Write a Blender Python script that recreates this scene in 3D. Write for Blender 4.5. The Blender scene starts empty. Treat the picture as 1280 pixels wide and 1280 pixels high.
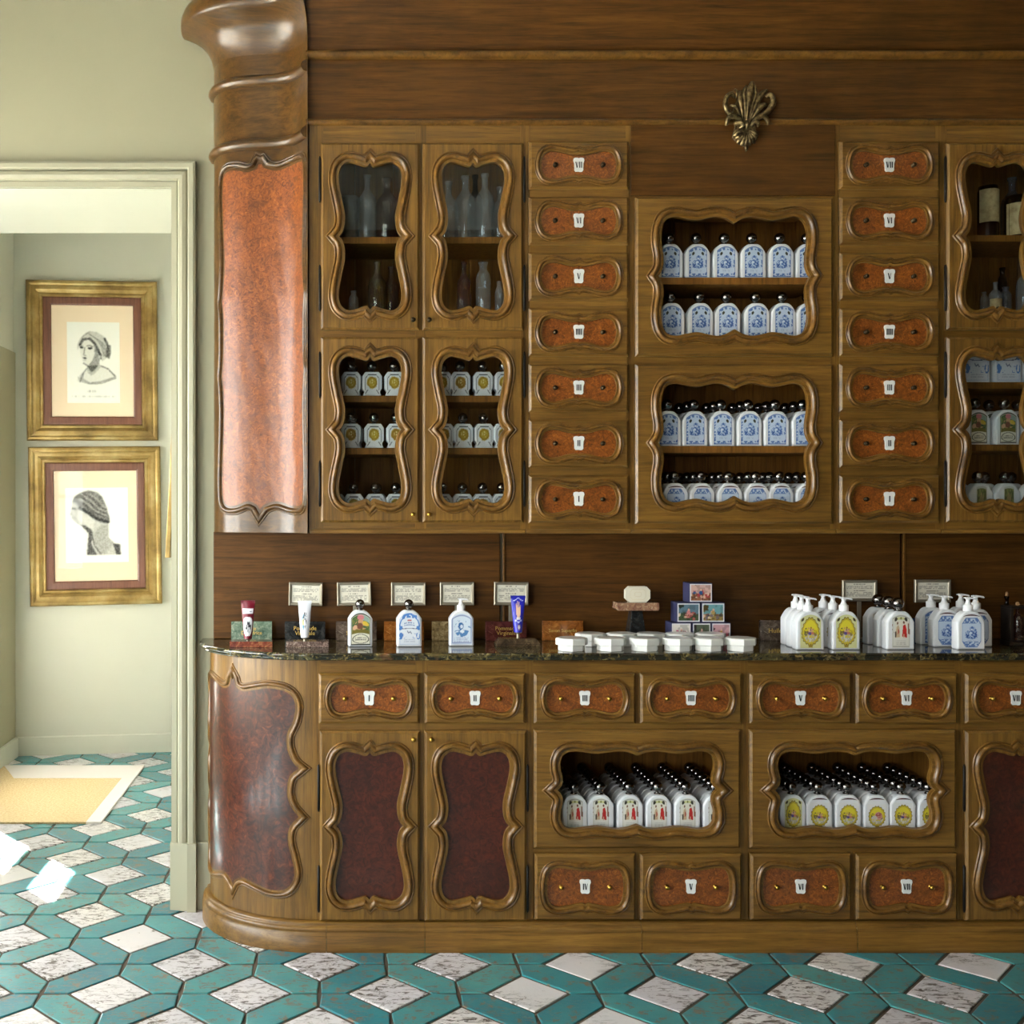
import bpy, bmesh, math, random
import numpy as np
from mathutils import Vector
from mathutils.geometry import tessellate_polygon, delaunay_2d_cdt

random.seed(7)
S = bpy.context.scene
COL = S.collection
# ------------------------------------------------------------------ camera
F, VX, VY, HC = 1355.0, 430.0, 632.0, 1.23      # focal length (px), vanishing point (px), eye height (m)
cam = bpy.data.cameras.new('camera'); camo = bpy.data.objects.new('camera', cam); COL.objects.link(camo)
camo.location = (0, 0, HC); camo.rotation_euler = (math.pi / 2, 0, 0)
cam.sensor_width = 36; cam.lens = F / 1280 * 36
cam.shift_x = (640 - VX) / 1280; cam.shift_y = -(640 - VY) / 1280
cam.clip_start = 0.05
S.camera = camo
# ------------------------------------------------------------------ light
wd = bpy.data.worlds.new('world'); S.world = wd; wd.use_nodes = True
bg = wd.node_tree.nodes['Background']; bg.inputs[0].default_value = (1.0, 1.0, 0.99, 1); bg.inputs[1].default_value = 15.5
sun = bpy.data.lights.new('sun', 'SUN'); suno = bpy.data.objects.new('sun', sun); COL.objects.link(suno)
SUNT = 1.30                                      # tan of the sun's elevation
sun.energy = 170; sun.angle = 0.009; sun.color = (1.0, 0.97, 0.93)
SUND = Vector((0.66, -0.75, -SUNT)).normalized()
suno.rotation_euler = SUND.to_track_quat('-Z', 'Y').to_euler()
suno.location = (-6, 8, 9)
def portal(cx, cy, cz, sx, sy, rot):
    l = bpy.data.lights.new('window_portal', 'AREA'); l.shape = 'RECTANGLE'; l.size = sx; l.size_y = sy
    l.cycles.is_portal = True
    o = bpy.data.objects.new('window_portal', l); COL.objects.link(o); o.location = (cx, cy, cz); o.rotation_euler = rot
S.view_settings.view_transform = 'Standard'; S.view_settings.look = 'None'
S.view_settings.exposure = 0.2; S.view_settings.gamma = 1.0; S.view_settings.use_curve_mapping = False

# ------------------------------------------------------------------ helpers
YW, YBD, YBC, YUD, YUC = 3.313, 2.985, 3.003, 3.050, 3.066   # wall, base door front, base face, upper door front, upper face
def PX(x, d): return (x - VX) * d / F
def PZ(y, d): return HC + (VY - y) * d / F
def bX(x): return PX(x, YBD)
def bZ(y): return PZ(y, YBD)
def uX(x): return PX(x, YUD)
def uZ(y): return PZ(y, YUD)
def lin(c): return tuple(((v / 12.92) if v <= 0.04045 else ((v + 0.055) / 1.055) ** 2.4) for v in c)
def srgb(r, g, b): return lin((r / 255, g / 255, b / 255)) + (1,)

class MB:
    def __init__(s): s.v = []; s.f = []; s.sm = []
    def add(s, vs, fs, smooth=False):
        o = len(s.v); s.v += [tuple(p) for p in vs]
        for f in fs: s.f.append(tuple(i + o for i in f)); s.sm.append(smooth)
    def box(s, x0, x1, y0, y1, z0, z1):
        s.add([(x0,y0,z0),(x1,y0,z0),(x1,y1,z0),(x0,y1,z0),(x0,y0,z1),(x1,y0,z1),(x1,y1,z1),(x0,y1,z1)],
              [(0,3,2,1),(4,5,6,7),(0,1,5,4),(1,2,6,5),(2,3,7,6),(3,0,4,7)]); return s
    def loft(s, rings, closed=True, cap0=False, cap1=False, smooth=True):
        n = len(rings[0]); vs = [p for r in rings for p in r]; fs = []
        for k in range(len(rings) - 1):
            for i in range(n if closed else n - 1):
                j = (i + 1) % n
                fs.append((k*n+i, k*n+j, (k+1)*n+j, (k+1)*n+i))
        s.add(vs, fs, smooth)
        if cap0: s.add(rings[0], [tuple(range(n))[::-1]])
        if cap1: s.add(rings[-1], [tuple(range(n))])
        return s
    def lathe(s, prof, c=(0, 0, 0), seg=14, smooth=True):
        rings = [[(c[0]+r*math.cos(2*math.pi*i/seg), c[1]+r*math.sin(2*math.pi*i/seg), c[2]+z) for i in range(seg)] for r, z in prof]
        return s.loft(rings, True, prof[0][0] > 1e-5, prof[-1][0] > 1e-5, smooth)
    def lathe_y(s, prof, c, seg=12):        # axis pointing to -Y; prof (radius, distance)
        rings = [[(c[0]+r*math.cos(2*math.pi*i/seg), c[1]-h, c[2]+r*math.sin(2*math.pi*i/seg)) for i in range(seg)] for r, h in prof]
        return s.loft(rings, True, False, True)
    def tube(s, pts, rad, seg=8, squash=1.0, cap=True):
        pts = [Vector(p) for p in pts]; n = len(pts); rings = []
        if not hasattr(rad, '__len__'): rad = [rad] * n
        for i in range(n):
            t = (pts[min(i+1, n-1)] - pts[max(i-1, 0)]).normalized()
            ref = Vector((0, 1, 0)) if abs(t.y) < 0.9 else Vector((1, 0, 0))
            a = t.cross(ref).normalized(); b = a.cross(t).normalized()
            rings.append([tuple(pts[i] + a*rad[i]*math.cos(2*math.pi*k/seg) + b*rad[i]*squash*math.sin(2*math.pi*k/seg)) for k in range(seg)])
        return s.loft(rings, True, cap, cap)
    def prism_y(s, poly, y0, y1, smooth=False):   # poly of (x,z)
        return s.loft([[(x, y0, z) for x, z in poly], [(x, y1, z) for x, z in poly]], True, True, True, smooth)
    def mesh(s, name, mat, bevel=0, seg=2):
        m = bpy.data.meshes.new(name); m.from_pydata(s.v, [], s.f)
        m.polygons.foreach_set('use_smooth', s.sm)
        bm = bmesh.new(); bm.from_mesh(m)
        bmesh.ops.recalc_face_normals(bm, faces=bm.faces)
        if bevel:
            es = [e for e in bm.edges if len(e.link_faces) == 2 and e.calc_face_angle(0) > 0.5]
            bmesh.ops.bevel(bm, geom=es, offset=bevel, segments=seg, profile=0.6, affect='EDGES', clamp_overlap=True)
        bm.to_mesh(m); bm.free()
        if mat: m.materials.append(mat)
        return m
def wloc(o):
    v = Vector((0, 0, 0))
    while o: v += o.location; o = o.parent
    return v
def link(name, mesh, parent=None, loc=(0, 0, 0), rz=0):
    o = bpy.data.objects.new(name, mesh); COL.objects.link(o)
    o.location = loc; o.rotation_euler = (0, 0, rz)
    if parent: o.parent = parent
    return o
def part(name, mb, mat, parent, bevel=0):         # mb in world coordinates, parent unrotated
    m = mb.mesh(name, mat, bevel); off = -wloc(parent)
    m.transform(__import__('mathutils').Matrix.Translation(off))
    return link(name, m, parent)
def tag(o, label, cat, group=None, kind=None):
    o['label'] = label
    if cat: o['category'] = cat
    if group: o['group'] = group
    if kind: o['kind'] = kind
    return o
def thing(name, label, cat, loc, rz=0, group=None):
    o = link(name, None, None, loc, rz); o.empty_display_size = 0.05
    return tag(o, label, cat, group)
def single(name, mb, mat, label, cat, group=None, bevel=0):
    xs = [v[0] for v in mb.v]; ys = [v[1] for v in mb.v]; zs = [v[2] for v in mb.v]
    c = Vector(((min(xs)+max(xs))/2, (min(ys)+max(ys))/2, min(zs)))
    m = mb.mesh(name, mat, bevel); m.transform(__import__('mathutils').Matrix.Translation(-c))
    return tag(link(name, m, None, c), label, cat, group)
def struct(name, mb, mat, label=None, bevel=0):
    o = link(name, mb.mesh(name, mat, bevel)); o['kind'] = 'structure'; o['label'] = label or name.replace('_', ' ')
    return o

# ------------------------------------------------------------------ materials
class NT:
    def __init__(s, name):
        s.m = bpy.data.materials.new(name); s.m.use_nodes = True; s.t = s.m.node_tree; s.n = s.t.nodes
        s.b = s.n['Principled BSDF']; s.out = s.n['Material Output']
    def new(s, typ, **kw):
        n = s.n.new(typ)
        for k, v in kw.items(): setattr(n, k, v)
        return n
    def put(s, sock, v):
        if hasattr(v, 'is_output') or hasattr(v, 'links'): s.t.links.new(v, sock)
        else: sock.default_value = v
    def coord(s, kind='Object', scale=(1, 1, 1), rot=(0, 0, 0)):
        tc = s.new('ShaderNodeTexCoord'); mp = s.new('ShaderNodeMapping')
        s.t.links.new(tc.outputs[kind], mp.inputs[0]); mp.inputs['Scale'].default_value = scale; mp.inputs['Rotation'].default_value = rot
        return mp.outputs[0]
    def pos(s, scale=(1, 1, 1)):
        g = s.new('ShaderNodeNewGeometry'); mp = s.new('ShaderNodeMapping'); s.t.links.new(g.outputs['Position'], mp.inputs[0])
        mp.inputs['Scale'].default_value = scale; return mp.outputs[0]
    def noise(s, vec, scale=5, detail=4, rough=0.55, dist=0.0):
        n = s.new('ShaderNodeTexNoise'); s.t.links.new(vec, n.inputs['Vector'])
        n.inputs['Scale'].default_value = scale; n.inputs['Detail'].default_value = detail
        n.inputs['Roughness'].default_value = rough; n.inputs['Distortion'].default_value = dist
        return n.outputs['Fac']
    def voro(s, vec, scale=5, feature='F1', out='Distance'):
        n = s.new('ShaderNodeTexVoronoi', feature=feature); s.t.links.new(vec, n.inputs['Vector']); n.inputs['Scale'].default_value = scale
        return n.outputs[out]
    def ramp(s, fac, stops):
        r = s.new('ShaderNodeValToRGB'); s.t.links.new(fac, r.inputs[0]); e = r.color_ramp.elements
        while len(e) < len(stops): e.new(0.5)
        for k, (p, c) in enumerate(stops): e[k].position = p; e[k].color = c if len(c) == 4 else tuple(c) + (1,)
        return r.outputs[0]
    def step(s, fac, a, b): return s.ramp(fac, [(a, (0, 0, 0, 1)), (b, (1, 1, 1, 1))])
    def mix(s, fac, a, b, mode='MIX'):
        m = s.new('ShaderNodeMix', data_type='RGBA', blend_type=mode)
        s.put(m.inputs[0], fac); s.put(m.inputs[6], a); s.put(m.inputs[7], b); return m.outputs[2]
    def math(s, op, a, b=0.0):
        m = s.new('ShaderNodeMath', operation=op); s.put(m.inputs[0], a); s.put(m.inputs[1], b); return m.outputs[0]
    def bump(s, h, strength=0.2, dist=0.002):
        b = s.new('ShaderNodeBump'); s.t.links.new(h, b.inputs['Height']); b.inputs['Strength'].default_value = strength
        b.inputs['Distance'].default_value = dist; s.t.links.new(b.outputs[0], s.b.inputs['Normal'])
    def done(s, color=None, rough=0.5, metal=0.0, spec=0.5, coat=0.0, coatr=0.1):
        if color is not None: s.put(s.b.inputs['Base Color'], color)
        s.put(s.b.inputs['Roughness'], rough); s.put(s.b.inputs['Metallic'], metal)
        s.b.inputs['Specular IOR Level'].default_value = spec
        s.b.inputs['Coat Weight'].default_value = coat; s.b.inputs['Coat Roughness'].default_value = coatr
        return s.m
def plain(name, c, rough=0.5, metal=0.0, spec=0.5, coat=0.0): return NT(name).done(c, rough, metal, spec, coat)

def wood(name, grain, dark, mid, light, rough=0.38, coat=0.25, ps=2.2, spec=0.4):
    n = NT(name)
    sc = {'x': (2.2, 46, 46), 'z': (46, 46, 2.2), 'n': (14, 14, 14)}[grain]
    v = n.coord('Object', sc)
    g = n.noise(v, 1.7, 8, 0.66, 0.5)
    col = n.ramp(g, [(0.22, dark), (0.48, mid), (0.80, light)])
    big = n.noise(n.pos(), ps, 5, 0.62)
    col = n.mix(n.step(big, 0.50, 0.72), col, n.mix(0.5, col, dark))
    fine = n.noise(n.coord('Object', {'x': (12, 260, 260), 'z': (260, 260, 12), 'n': (60, 60, 60)}[grain]), 1.5, 3)
    col = n.mix(n.math('MULTIPLY', n.step(fine, 0.54, 0.70), 0.4), col, dark)
    n.bump(g, 0.10, 0.001)
    return n.done(col, rough, 0, spec, coat, 0.25)
OAKD, OAKM, OAKL = srgb(54, 36, 11), srgb(114, 80, 30), srgb(148, 110, 48)
M = {}
M['wv'] = wood('walnut_upright_grain', 'z', OAKD, OAKM, OAKL)
M['wh'] = wood('walnut_level_grain', 'x', OAKD, OAKM, OAKL)
M['wm'] = wood('walnut_moulding', 'n', srgb(46, 29, 9), srgb(104, 70, 25), srgb(136, 97, 40), 0.3, 0.22, 9)
M['wd'] = wood('walnut_dark_panel', 'x', srgb(38, 23, 7), srgb(82, 51, 17), srgb(108, 71, 27), 0.45, 0.0, 2.2, 0.22)
M['wc'] = wood('walnut_dark_crown', 'x', srgb(34, 22, 7), srgb(76, 50, 18), srgb(104, 72, 29), 0.3, 0.35)
M['wi'] = wood('walnut_interior', 'z', srgb(58, 36, 11), srgb(114, 75, 26), srgb(142, 98, 39), 0.6, 0.0, 2.2, 0.2)
def burl(name, c0, c1, c2, c3, sc=60, coat=0.5, rough=0.32, cr=0.12):
    n = NT(name); v = n.coord('Object')
    a = n.noise(v, sc, 5, 0.65, 2.2)
    col = n.ramp(a, [(0.28, c0), (0.45, c1), (0.6, c2), (0.78, c3)])
    big = n.noise(v, sc * 0.16, 4, 0.6, 1.6)
    col = n.mix(n.step(big, 0.5, 0.72), col, n.mix(0.6, col, c0))
    eyes = n.step(n.voro(v, sc * 1.7), 0.16, 0.26)
    col = n.mix(eyes, n.mix(0.35, col, c0), col)
    if cr > 0.2: n.bump(n.noise(n.coord('Object', (9, 9, 4)), 1.5, 2), 0.5, 0.012)
    return n.done(col, rough, 0, 0.5, coat, cr)
M['burl'] = burl('burl_orange', srgb(66, 30, 11), srgb(118, 62, 22), srgb(150, 86, 32), srgb(198, 134, 62), 75)
M['burlp'] = burl('burl_pilaster', srgb(64, 27, 7), srgb(110, 53, 14), srgb(134, 72, 21), srgb(172, 112, 44), 58, 0.14, 0.4, 0.22)
M['burlr'] = burl('burl_red', srgb(32, 12, 8), srgb(64, 25, 14), srgb(82, 34, 18), srgb(102, 48, 26), 44, 0.5, 0.3)
M['burlc'] = burl('burl_red_brown', srgb(24, 8, 5), srgb(60, 24, 12), srgb(86, 38, 18), srgb(126, 62, 30), 34, 0.38, 0.3)
M['wall'] = None
def paint(name, c, rough=0.6, bs=0.1):
    n = NT(name); k = n.noise(n.pos(), 1.4, 4); f = n.noise(n.pos(), 160, 3)
    col = n.mix(n.step(k, 0.35, 0.75), c, tuple(x * 0.93 for x in c[:3]) + (1,))
    n.bump(f, bs, 0.001); return n.done(col, rough)
M['wall'] = paint('sage_plaster', srgb(148, 144, 119))
M['trim'] = paint('grey_green_gloss_paint', srgb(160, 156, 134), 0.35, 0.04)
M['hall'] = paint('pale_hall_plaster', srgb(192, 192, 177))
M['white'] = paint('white_ceiling', srgb(225, 222, 210))
n = NT('dark_green_marble'); v = n.coord('Object')
a = n.noise(v, 9, 8, 0.7, 2.0); b = n.noise(v, 55, 5, 0.7, 1.0); r = n.noise(v, 3.5, 4, 0.6, 1.5)
col = n.ramp(a, [(0.3, srgb(14, 14, 9)), (0.5, srgb(40, 36, 22)), (0.56, srgb(86, 74, 40)), (0.62, srgb(30, 30, 20))])
col = n.mix(n.step(b, 0.56, 0.68), col, srgb(150, 132, 84)); col = n.mix(n.step(r, 0.6, 0.68), col, n.mix(0.55, col, srgb(130, 70, 48)))
M['counter'] = n.done(col, 0.07, 0, 0.6, 0.3, 0.03)
def marble(name, c0, c1, c2, sc=40):
    n = NT(name); v = n.coord('Object'); a = n.noise(v, sc, 6, 0.65, 1.2); b = n.noise(v, sc * 0.4, 5, 0.7, 3)
    col = n.ramp(a, [(0.35, c0), (0.55, c1), (0.68, c2)]); col = n.mix(n.step(b, 0.60, 0.64), col, c2)
    return n.done(col, 0.2, 0, 0.5, 0.3, 0.06)
MBL = {'green': marble('green_marble', srgb(70, 92, 78), srgb(112, 130, 112), srgb(150, 156, 138), 70),
       'black': marble('black_marble', srgb(22, 24, 24), srgb(38, 40, 40), srgb(62, 62, 60), 30),
       'grey': marble('brown_grey_marble', srgb(62, 50, 42), srgb(104, 88, 76), srgb(140, 126, 112)),
       'orange': marble('orange_marble', srgb(110, 62, 22), srgb(154, 92, 36), srgb(186, 128, 66)),
       'tan': marble('tan_marble', srgb(90, 72, 44), srgb(146, 124, 84), srgb(176, 158, 118), 60),
       'maroon': marble('maroon_marble', srgb(66, 26, 26), srgb(98, 46, 42), srgb(128, 76, 66)),
       'red': marble('red_marble', srgb(80, 30, 22), srgb(122, 58, 40), srgb(160, 110, 70), 50),
       'speckle': marble('speckled_marble', srgb(58, 46, 42), srgb(120, 98, 90), srgb(200, 184, 170), 130),
       'slab': marble('dark_brown_marble', srgb(48, 38, 28), srgb(76, 62, 46), srgb(110, 92, 66), 40),
       'breccia': marble('breccia_marble', srgb(120, 80, 70), srgb(164, 128, 100), srgb(196, 172, 140), 60),
       'blue': marble('blue_stone', srgb(40, 58, 96), srgb(60, 82, 128), srgb(84, 104, 148))}
M['porc'] = plain('white_porcelain', srgb(236, 236, 232), 0.18, 0, 0.5, 0.3)
M['bottle'] = plain('opaque_white_bottle', srgb(232, 234, 238), 0.28, 0, 0.5, 0.2)
M['black'] = plain('black_enamel', srgb(18, 18, 22), 0.4)
M['chrome'] = plain('dark_chrome', srgb(132, 128, 126), 0.16, 1.0)
M['brass'] = plain('brass', srgb(176, 138, 62), 0.28, 1.0)
M['bronze'] = plain('dark_bronze_knob', srgb(64, 52, 36), 0.35, 0.9)
M['iron'] = plain('black_iron', srgb(30, 28, 26), 0.5, 0.6)
M['steel'] = plain('aged_pewter', srgb(158, 150, 132), 0.42, 0.7)
M['pump'] = plain('white_plastic', srgb(238, 238, 240), 0.3)
n = NT('gilded_crest'); k = n.noise(n.coord('Object'), 90, 4)
M['crest'] = n.done(n.ramp(k, [(0.35, srgb(70, 56, 36)), (0.55, srgb(128, 108, 72)), (0.7, srgb(168, 150, 108))]), 0.34, 0.75)
n = NT('gold_leaf'); k = n.noise(n.pos((1, 1, 1)), 7, 6, 0.6)
M['gold'] = n.done(n.ramp(k, [(0.25, srgb(96, 74, 36)), (0.5, srgb(150, 124, 72)), (0.75, srgb(188, 168, 116))]), 0.34, 0.6)
M['mahog'] = wood('mahogany_slip', 'z', srgb(64, 34, 22), srgb(100, 60, 42), srgb(124, 82, 60), 0.4, 0.2)
M['mat'] = plain('beige_mount_board', srgb(226, 206, 178), 0.8)
M['text'] = plain('gilt_lettering', srgb(214, 178, 92), 0.35, 0.15)
M['paper'] = plain('card_paper', srgb(226, 222, 206), 0.8)
def printed(name, rough=0.45, coat=0.0):
    n = NT(name); a = n.new('ShaderNodeVertexColor', layer_name='Col'); return n.done(a.outputs[0], rough, 0, 0.4, coat)
M['print'] = printed('printed_paper'); M['printg'] = printed('printed_gloss', 0.28, 0.2)
def glass(name, tint, rough=0.02, k=1.0, brighten=0.0):
    n = NT(name); t = n.new('ShaderNodeBsdfTransparent'); t.inputs[0].default_value = tint
    g = n.new('ShaderNodeBsdfGlossy'); g.inputs['Roughness'].default_value = rough
    lw = n.new('ShaderNodeLayerWeight'); lw.inputs[0].default_value = 0.5
    fr = n.math('ADD', 0.04, n.math('MULTIPLY', n.math('POWER', lw.outputs['Facing'], 5.0), 0.9))
    mx = n.new('ShaderNodeMixShader'); n.t.links.new(n.math('MULTIPLY', fr, k), mx.inputs[0])
    n.t.links.new(t.outputs[0], mx.inputs[1]); n.t.links.new(g.outputs[0], mx.inputs[2]); sh = mx.outputs[0]
    if brighten:
        df = n.new('ShaderNodeBsdfDiffuse'); df.inputs[0].default_value = tuple(0.35+0.5*c for c in tint[:3])+(1,); m2 = n.new('ShaderNodeMixShader'); m2.inputs[0].default_value = brighten  # pale diffuse share stands in for light missing on the glass bottles
        n.t.links.new(sh, m2.inputs[1]); n.t.links.new(df.outputs[0], m2.inputs[2]); sh = m2.outputs[0]
    n.t.links.new(sh, n.out.inputs[0])
    return n.m
M['pane'] = glass('window_glass', (0.93, 0.95, 0.95, 1)); M['pglass'] = glass('picture_glass', (0.99, 0.99, 0.99, 1), 0.01, 0.35)
GL = {'clear': glass('clear_bottle_glass', (0.86, 0.9, 0.92, 1), 0.06, 2.4, 0.13), 'amber': glass('amber_glass', (0.6, 0.26, 0.04, 1), 0.04, 2.0, 0.05),
      'yellow': glass('yellow_glass', (0.62, 0.48, 0.1, 1), 0.04, 2.0, 0.06), 'blue': glass('blue_glass', (0.4, 0.52, 0.66, 1), 0.05, 2.0, 0.1),
      'dark': glass('dark_glass', (0.1, 0.07, 0.05, 1), 0.04)}
n = NT('frosted_glass'); tr = n.new('ShaderNodeBsdfTranslucent'); tr.inputs[0].default_value = (0.7, 0.7, 0.69, 1)
n.t.links.new(tr.outputs[0], n.out.inputs[0]); M['frost'] = n.m
# floor tiles
def tile(name, ca, cb, cc, wear, wl, chip):
    n = NT(name); oi = n.new('ShaderNodeObjectInfo'); p = n.pos()
    k = n.noise(p, 9, 5, 0.6); f = n.noise(p, 60, 5, 0.7)
    sh = n.math('ADD', n.math('MULTIPLY', oi.outputs['Random'], 0.38), n.math('ADD', 0.1, n.math('MULTIPLY', k, 0.5)))
    col = n.ramp(sh, [(0.2, ca), (0.5, cb), (0.85, cc)])
    w = n.step(n.noise(n.pos((18, 46, 30)), 1.6, 8, 0.78, 0.8), wear, wear + 0.02)
    rnd = n.noise(p, 2.3, 3)
    w = n.math('MULTIPLY', w, n.step(rnd, 0.38, 0.52))
    col = n.mix(w, col, wl)
    c2 = n.step(n.noise(p, 26, 6, 0.7), chip, chip + 0.015); col = n.mix(c2, col, srgb(112, 98, 84))
    n.bump(n.math('ADD', f, n.math('MULTIPLY', w, -1.0)), 0.35, 0.002)
    return n.done(col, n.math('ADD', 0.24, n.math('MULTIPLY', f, 0.22)), 0, 0.5, 0.2, 0.12)
M['teal'] = tile('teal_glazed_tile', srgb(28, 96, 114), srgb(46, 122, 130), srgb(80, 146, 142), 0.54, srgb(100, 96, 88), 0.58)
M['wtile'] = tile('white_worn_tile', srgb(186, 182, 186), srgb(202, 198, 202), srgb(214, 209, 204), 0.525, srgb(80, 70, 62), 0.645)
M['grout'] = paint('dark_grout', srgb(78, 66, 54), 0.85, 0.3)

# ------------------------------------------------------------------ painted prints (flat artwork, one colour per vertex)
def grid_uv(nu, nv):
    u = np.linspace(0, 1, nu); v = np.linspace(0, 1, nv); return np.meshgrid(u, v)
def vnoise(U, V, fu, fv, seed):
    rs = np.random.RandomState(seed); G = rs.rand(64, 64)
    x = U * fu; y = V * fv; xi = x.astype(int); yi = y.astype(int); a = x - xi; b = y - yi
    a = a*a*(3-2*a); b = b*b*(3-2*b); g = lambda i, j: G[(j % 64), (i % 64)]
    return (g(xi, yi)*(1-a)+g(xi+1, yi)*a)*(1-b) + (g(xi, yi+1)*(1-a)+g(xi+1, yi+1)*a)*b
def full(U, c): return np.ones(U.shape + (3,)) * (np.array(c) / 255.0)
def setc(I, m, c, a=1.0):
    m = (m.astype(float) * a)[..., None]; I[:] = I * (1 - m) + m * (np.array(c) / 255.0)
def ell(U, V, cx, cy, rx, ry): return ((U-cx)/rx)**2 + ((V-cy)/ry)**2 < 1
def polym(U, V, pts):
    m = np.zeros(U.shape, bool); n = len(pts)
    for i in range(n):
        x0, y0 = pts[i]; x1, y1 = pts[(i+1) % n]
        if y0 == y1: continue
        c = ((y0 > V) != (y1 > V)) & (U < (x1-x0)*(V-y0)/(y1-y0)+x0); m ^= c
    return m
def stroke(U, V, pts, w):
    m = np.zeros(U.shape, bool)
    for (x0, y0), (x1, y1) in zip(pts[:-1], pts[1:]):
        dx, dy = x1-x0, y1-y0; L = dx*dx+dy*dy+1e-9
        t = np.clip(((U-x0)*dx+(V-y0)*dy)/L, 0, 1); m |= ((U-x0-t*dx)**2+(V-y0-t*dy)**2) < w*w
    return m
def blur(I, n=1):
    for _ in range(n):
        J = np.pad(I, ((1, 1), (1, 1), (0, 0)), 'edge'); I = (J[:-2,1:-1]+J[2:,1:-1]+J[1:-1,:-2]+J[1:-1,2:]+2*J[1:-1,1:-1])/6
    return I
def print_mesh(name, I, w, h, mat, y=0.0, z0=0.0, top=None, mapper=None):
    nv, nu = I.shape[:2]; vs = []
    for j in range(nv):
        for i in range(nu):
            u = i/(nu-1); v = j/(nv-1); x = (u-0.5)*w
            hh = h if top is None else top(abs(u-0.5)*2)
            p = (x, y, z0+v*hh); vs.append(p if mapper is None else mapper(u, v))
    fs = [(j*nu+i, j*nu+i+1, (j+1)*nu+i+1, (j+1)*nu+i) for j in range(nv-1) for i in range(nu-1)]
    m = bpy.data.meshes.new(name); m.from_pydata(vs, [], fs)
    c = m.color_attributes.new('Col', 'FLOAT_COLOR', 'POINT')
    L = np.where(I <= 0.04045, I/12.92, ((np.clip(I, 0, 1)+0.055)/1.055)**2.4).reshape(-1, 3)
    c.data.foreach_set('color', np.concatenate([L, np.ones((len(L), 1))], 1).astype(np.float32).ravel())
    m.polygons.foreach_set('use_smooth', [True]*len(fs)); m.materials.append(mat); return m
def edge_d(U, V): return np.minimum(np.minimum(U, 1-U), np.minimum(V, 1-V))
def textlines(I, U, V, y0, y1, n, x0=0.1, x1=0.9, c=(120, 116, 110), seed=1, a=0.7):
    for k in range(n):
        yc = y0 + (y1-y0)*(k+0.5)/n; m = (abs(V-yc) < 0.3*(y1-y0)/n) & (U > x0) & (U < x1) & (vnoise(U, V*0+k*3.7, 42, 1, seed) > 0.36)
        setc(I, m, c, a)
BLUE = (62, 98, 168); LBL = (196, 212, 232)
def art_blue(nu=50, nv=64, octo=False):
    U, V = grid_uv(nu, nv); I = full(U, LBL); e = edge_d(U, V); nz = vnoise(U, V, 15, 20, 3)
    if octo:
        e = np.minimum(e, (np.minimum(U, 1-U)+np.minimum(V, 1-V)-0.2)*0.8); setc(I, e < 0, (232, 234, 238))
        setc(I, (e > 0.0) & (e < 0.04), BLUE, 0.6); setc(I, (e > 0.02) & (abs(V-0.5) > 0.30) & (e < 0.2) & (nz > 0.42), BLUE, 0.75)
    else:
        setc(I, e < 0.035, (120, 142, 190)); setc(I, (e > 0.035) & (e < 0.12) & (nz > 0.5), BLUE, 0.8)
        setc(I, (V < 0.2) & (abs(U-0.5) > 0.28+V) & (nz > 0.3), BLUE, 0.8)
        for x in (0.24, 0.76): setc(I, ell(U, V, x, 0.79, 0.075, 0.055), (52, 54, 44))
        setc(I, (abs(V-0.62) < 0.008) & (e > 0.15), (150, 168, 200), 0.6)
    n2 = vnoise(U, V, 21, 27, 11)
    m = ell(U, V, 0.5, 0.39, 0.35, 0.11) | ell(U, V, 0.40, 0.48, 0.22, 0.09) | ell(U, V, 0.62, 0.53, 0.17, 0.10) | ell(U, V, 0.54, 0.64, 0.16, 0.07)
    setc(I, m & (n2 > 0.30), (128, 156, 204)); setc(I, m & (n2 > 0.52), (84, 118, 182)); setc(I, m & (n2 > 0.72), (48, 82, 150)); setc(I, ell(U, V, 0.46, 0.48, 0.09, 0.035), (206, 220, 238)); setc(I, ell(U, V, 0.52, 0.6, 0.05, 0.03), (206, 220, 238))
    textlines(I, U, V, 0.18, 0.26, 2, 0.3, 0.7, (130, 146, 180), 5, 0.5)
    return I
def art_red():
    U, V = grid_uv(48, 62); I = full(U, (222, 222, 214)); e = edge_d(U, V); nz = vnoise(U, V, 14, 18, 8)
    setc(I, (e > 0.03) & (e < 0.06), (150, 148, 140), 0.7); setc(I, (abs(U-0.5) > 0.38) & (V > 0.45) & (V < 0.8) & (nz > 0.6), (120, 70, 50), 0.8)
    setc(I, (V > 0.84) & (V < 0.93) & (abs(U-0.5) < 0.3), (206, 206, 150))
    for x in (0.22, 0.78): setc(I, ell(U, V, x, 0.885, 0.085, 0.065), (58, 56, 44))
    setc(I, ell(U, V, 0.5, 0.885, 0.05, 0.04), (120, 124, 62))
    setc(I, (abs(U-0.5) < 0.33) & (V > 0.3) & (V < 0.82), (226, 222, 208))
    setc(I, polym(U, V, [(0.2, 0.32), (0.44, 0.32), (0.42, 0.6), (0.34, 0.7), (0.24, 0.62)]), (198, 172, 140))
    setc(I, ell(U, V, 0.3, 0.5, 0.1, 0.09) & (nz > 0.35), (168, 44, 36)); setc(I, ell(U, V, 0.31, 0.75, 0.05, 0.045), (120, 84, 60)); setc(I, ell(U, V, 0.2, 0.42, 0.05, 0.1), (66, 54, 44))
    setc(I, polym(U, V, [(0.56, 0.34), (0.84, 0.32), (0.82, 0.58), (0.74, 0.72), (0.62, 0.68)]), (186, 44, 40)); setc(I, ell(U, V, 0.66, 0.77, 0.05, 0.045), (112, 76, 56))
    setc(I, ell(U, V, 0.66, 0.36, 0.04, 0.06), (206, 176, 146))
    textlines(I, U, V, 0.08, 0.24, 3, 0.22, 0.78, (170, 168, 162), 4, 0.6); return I
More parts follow.
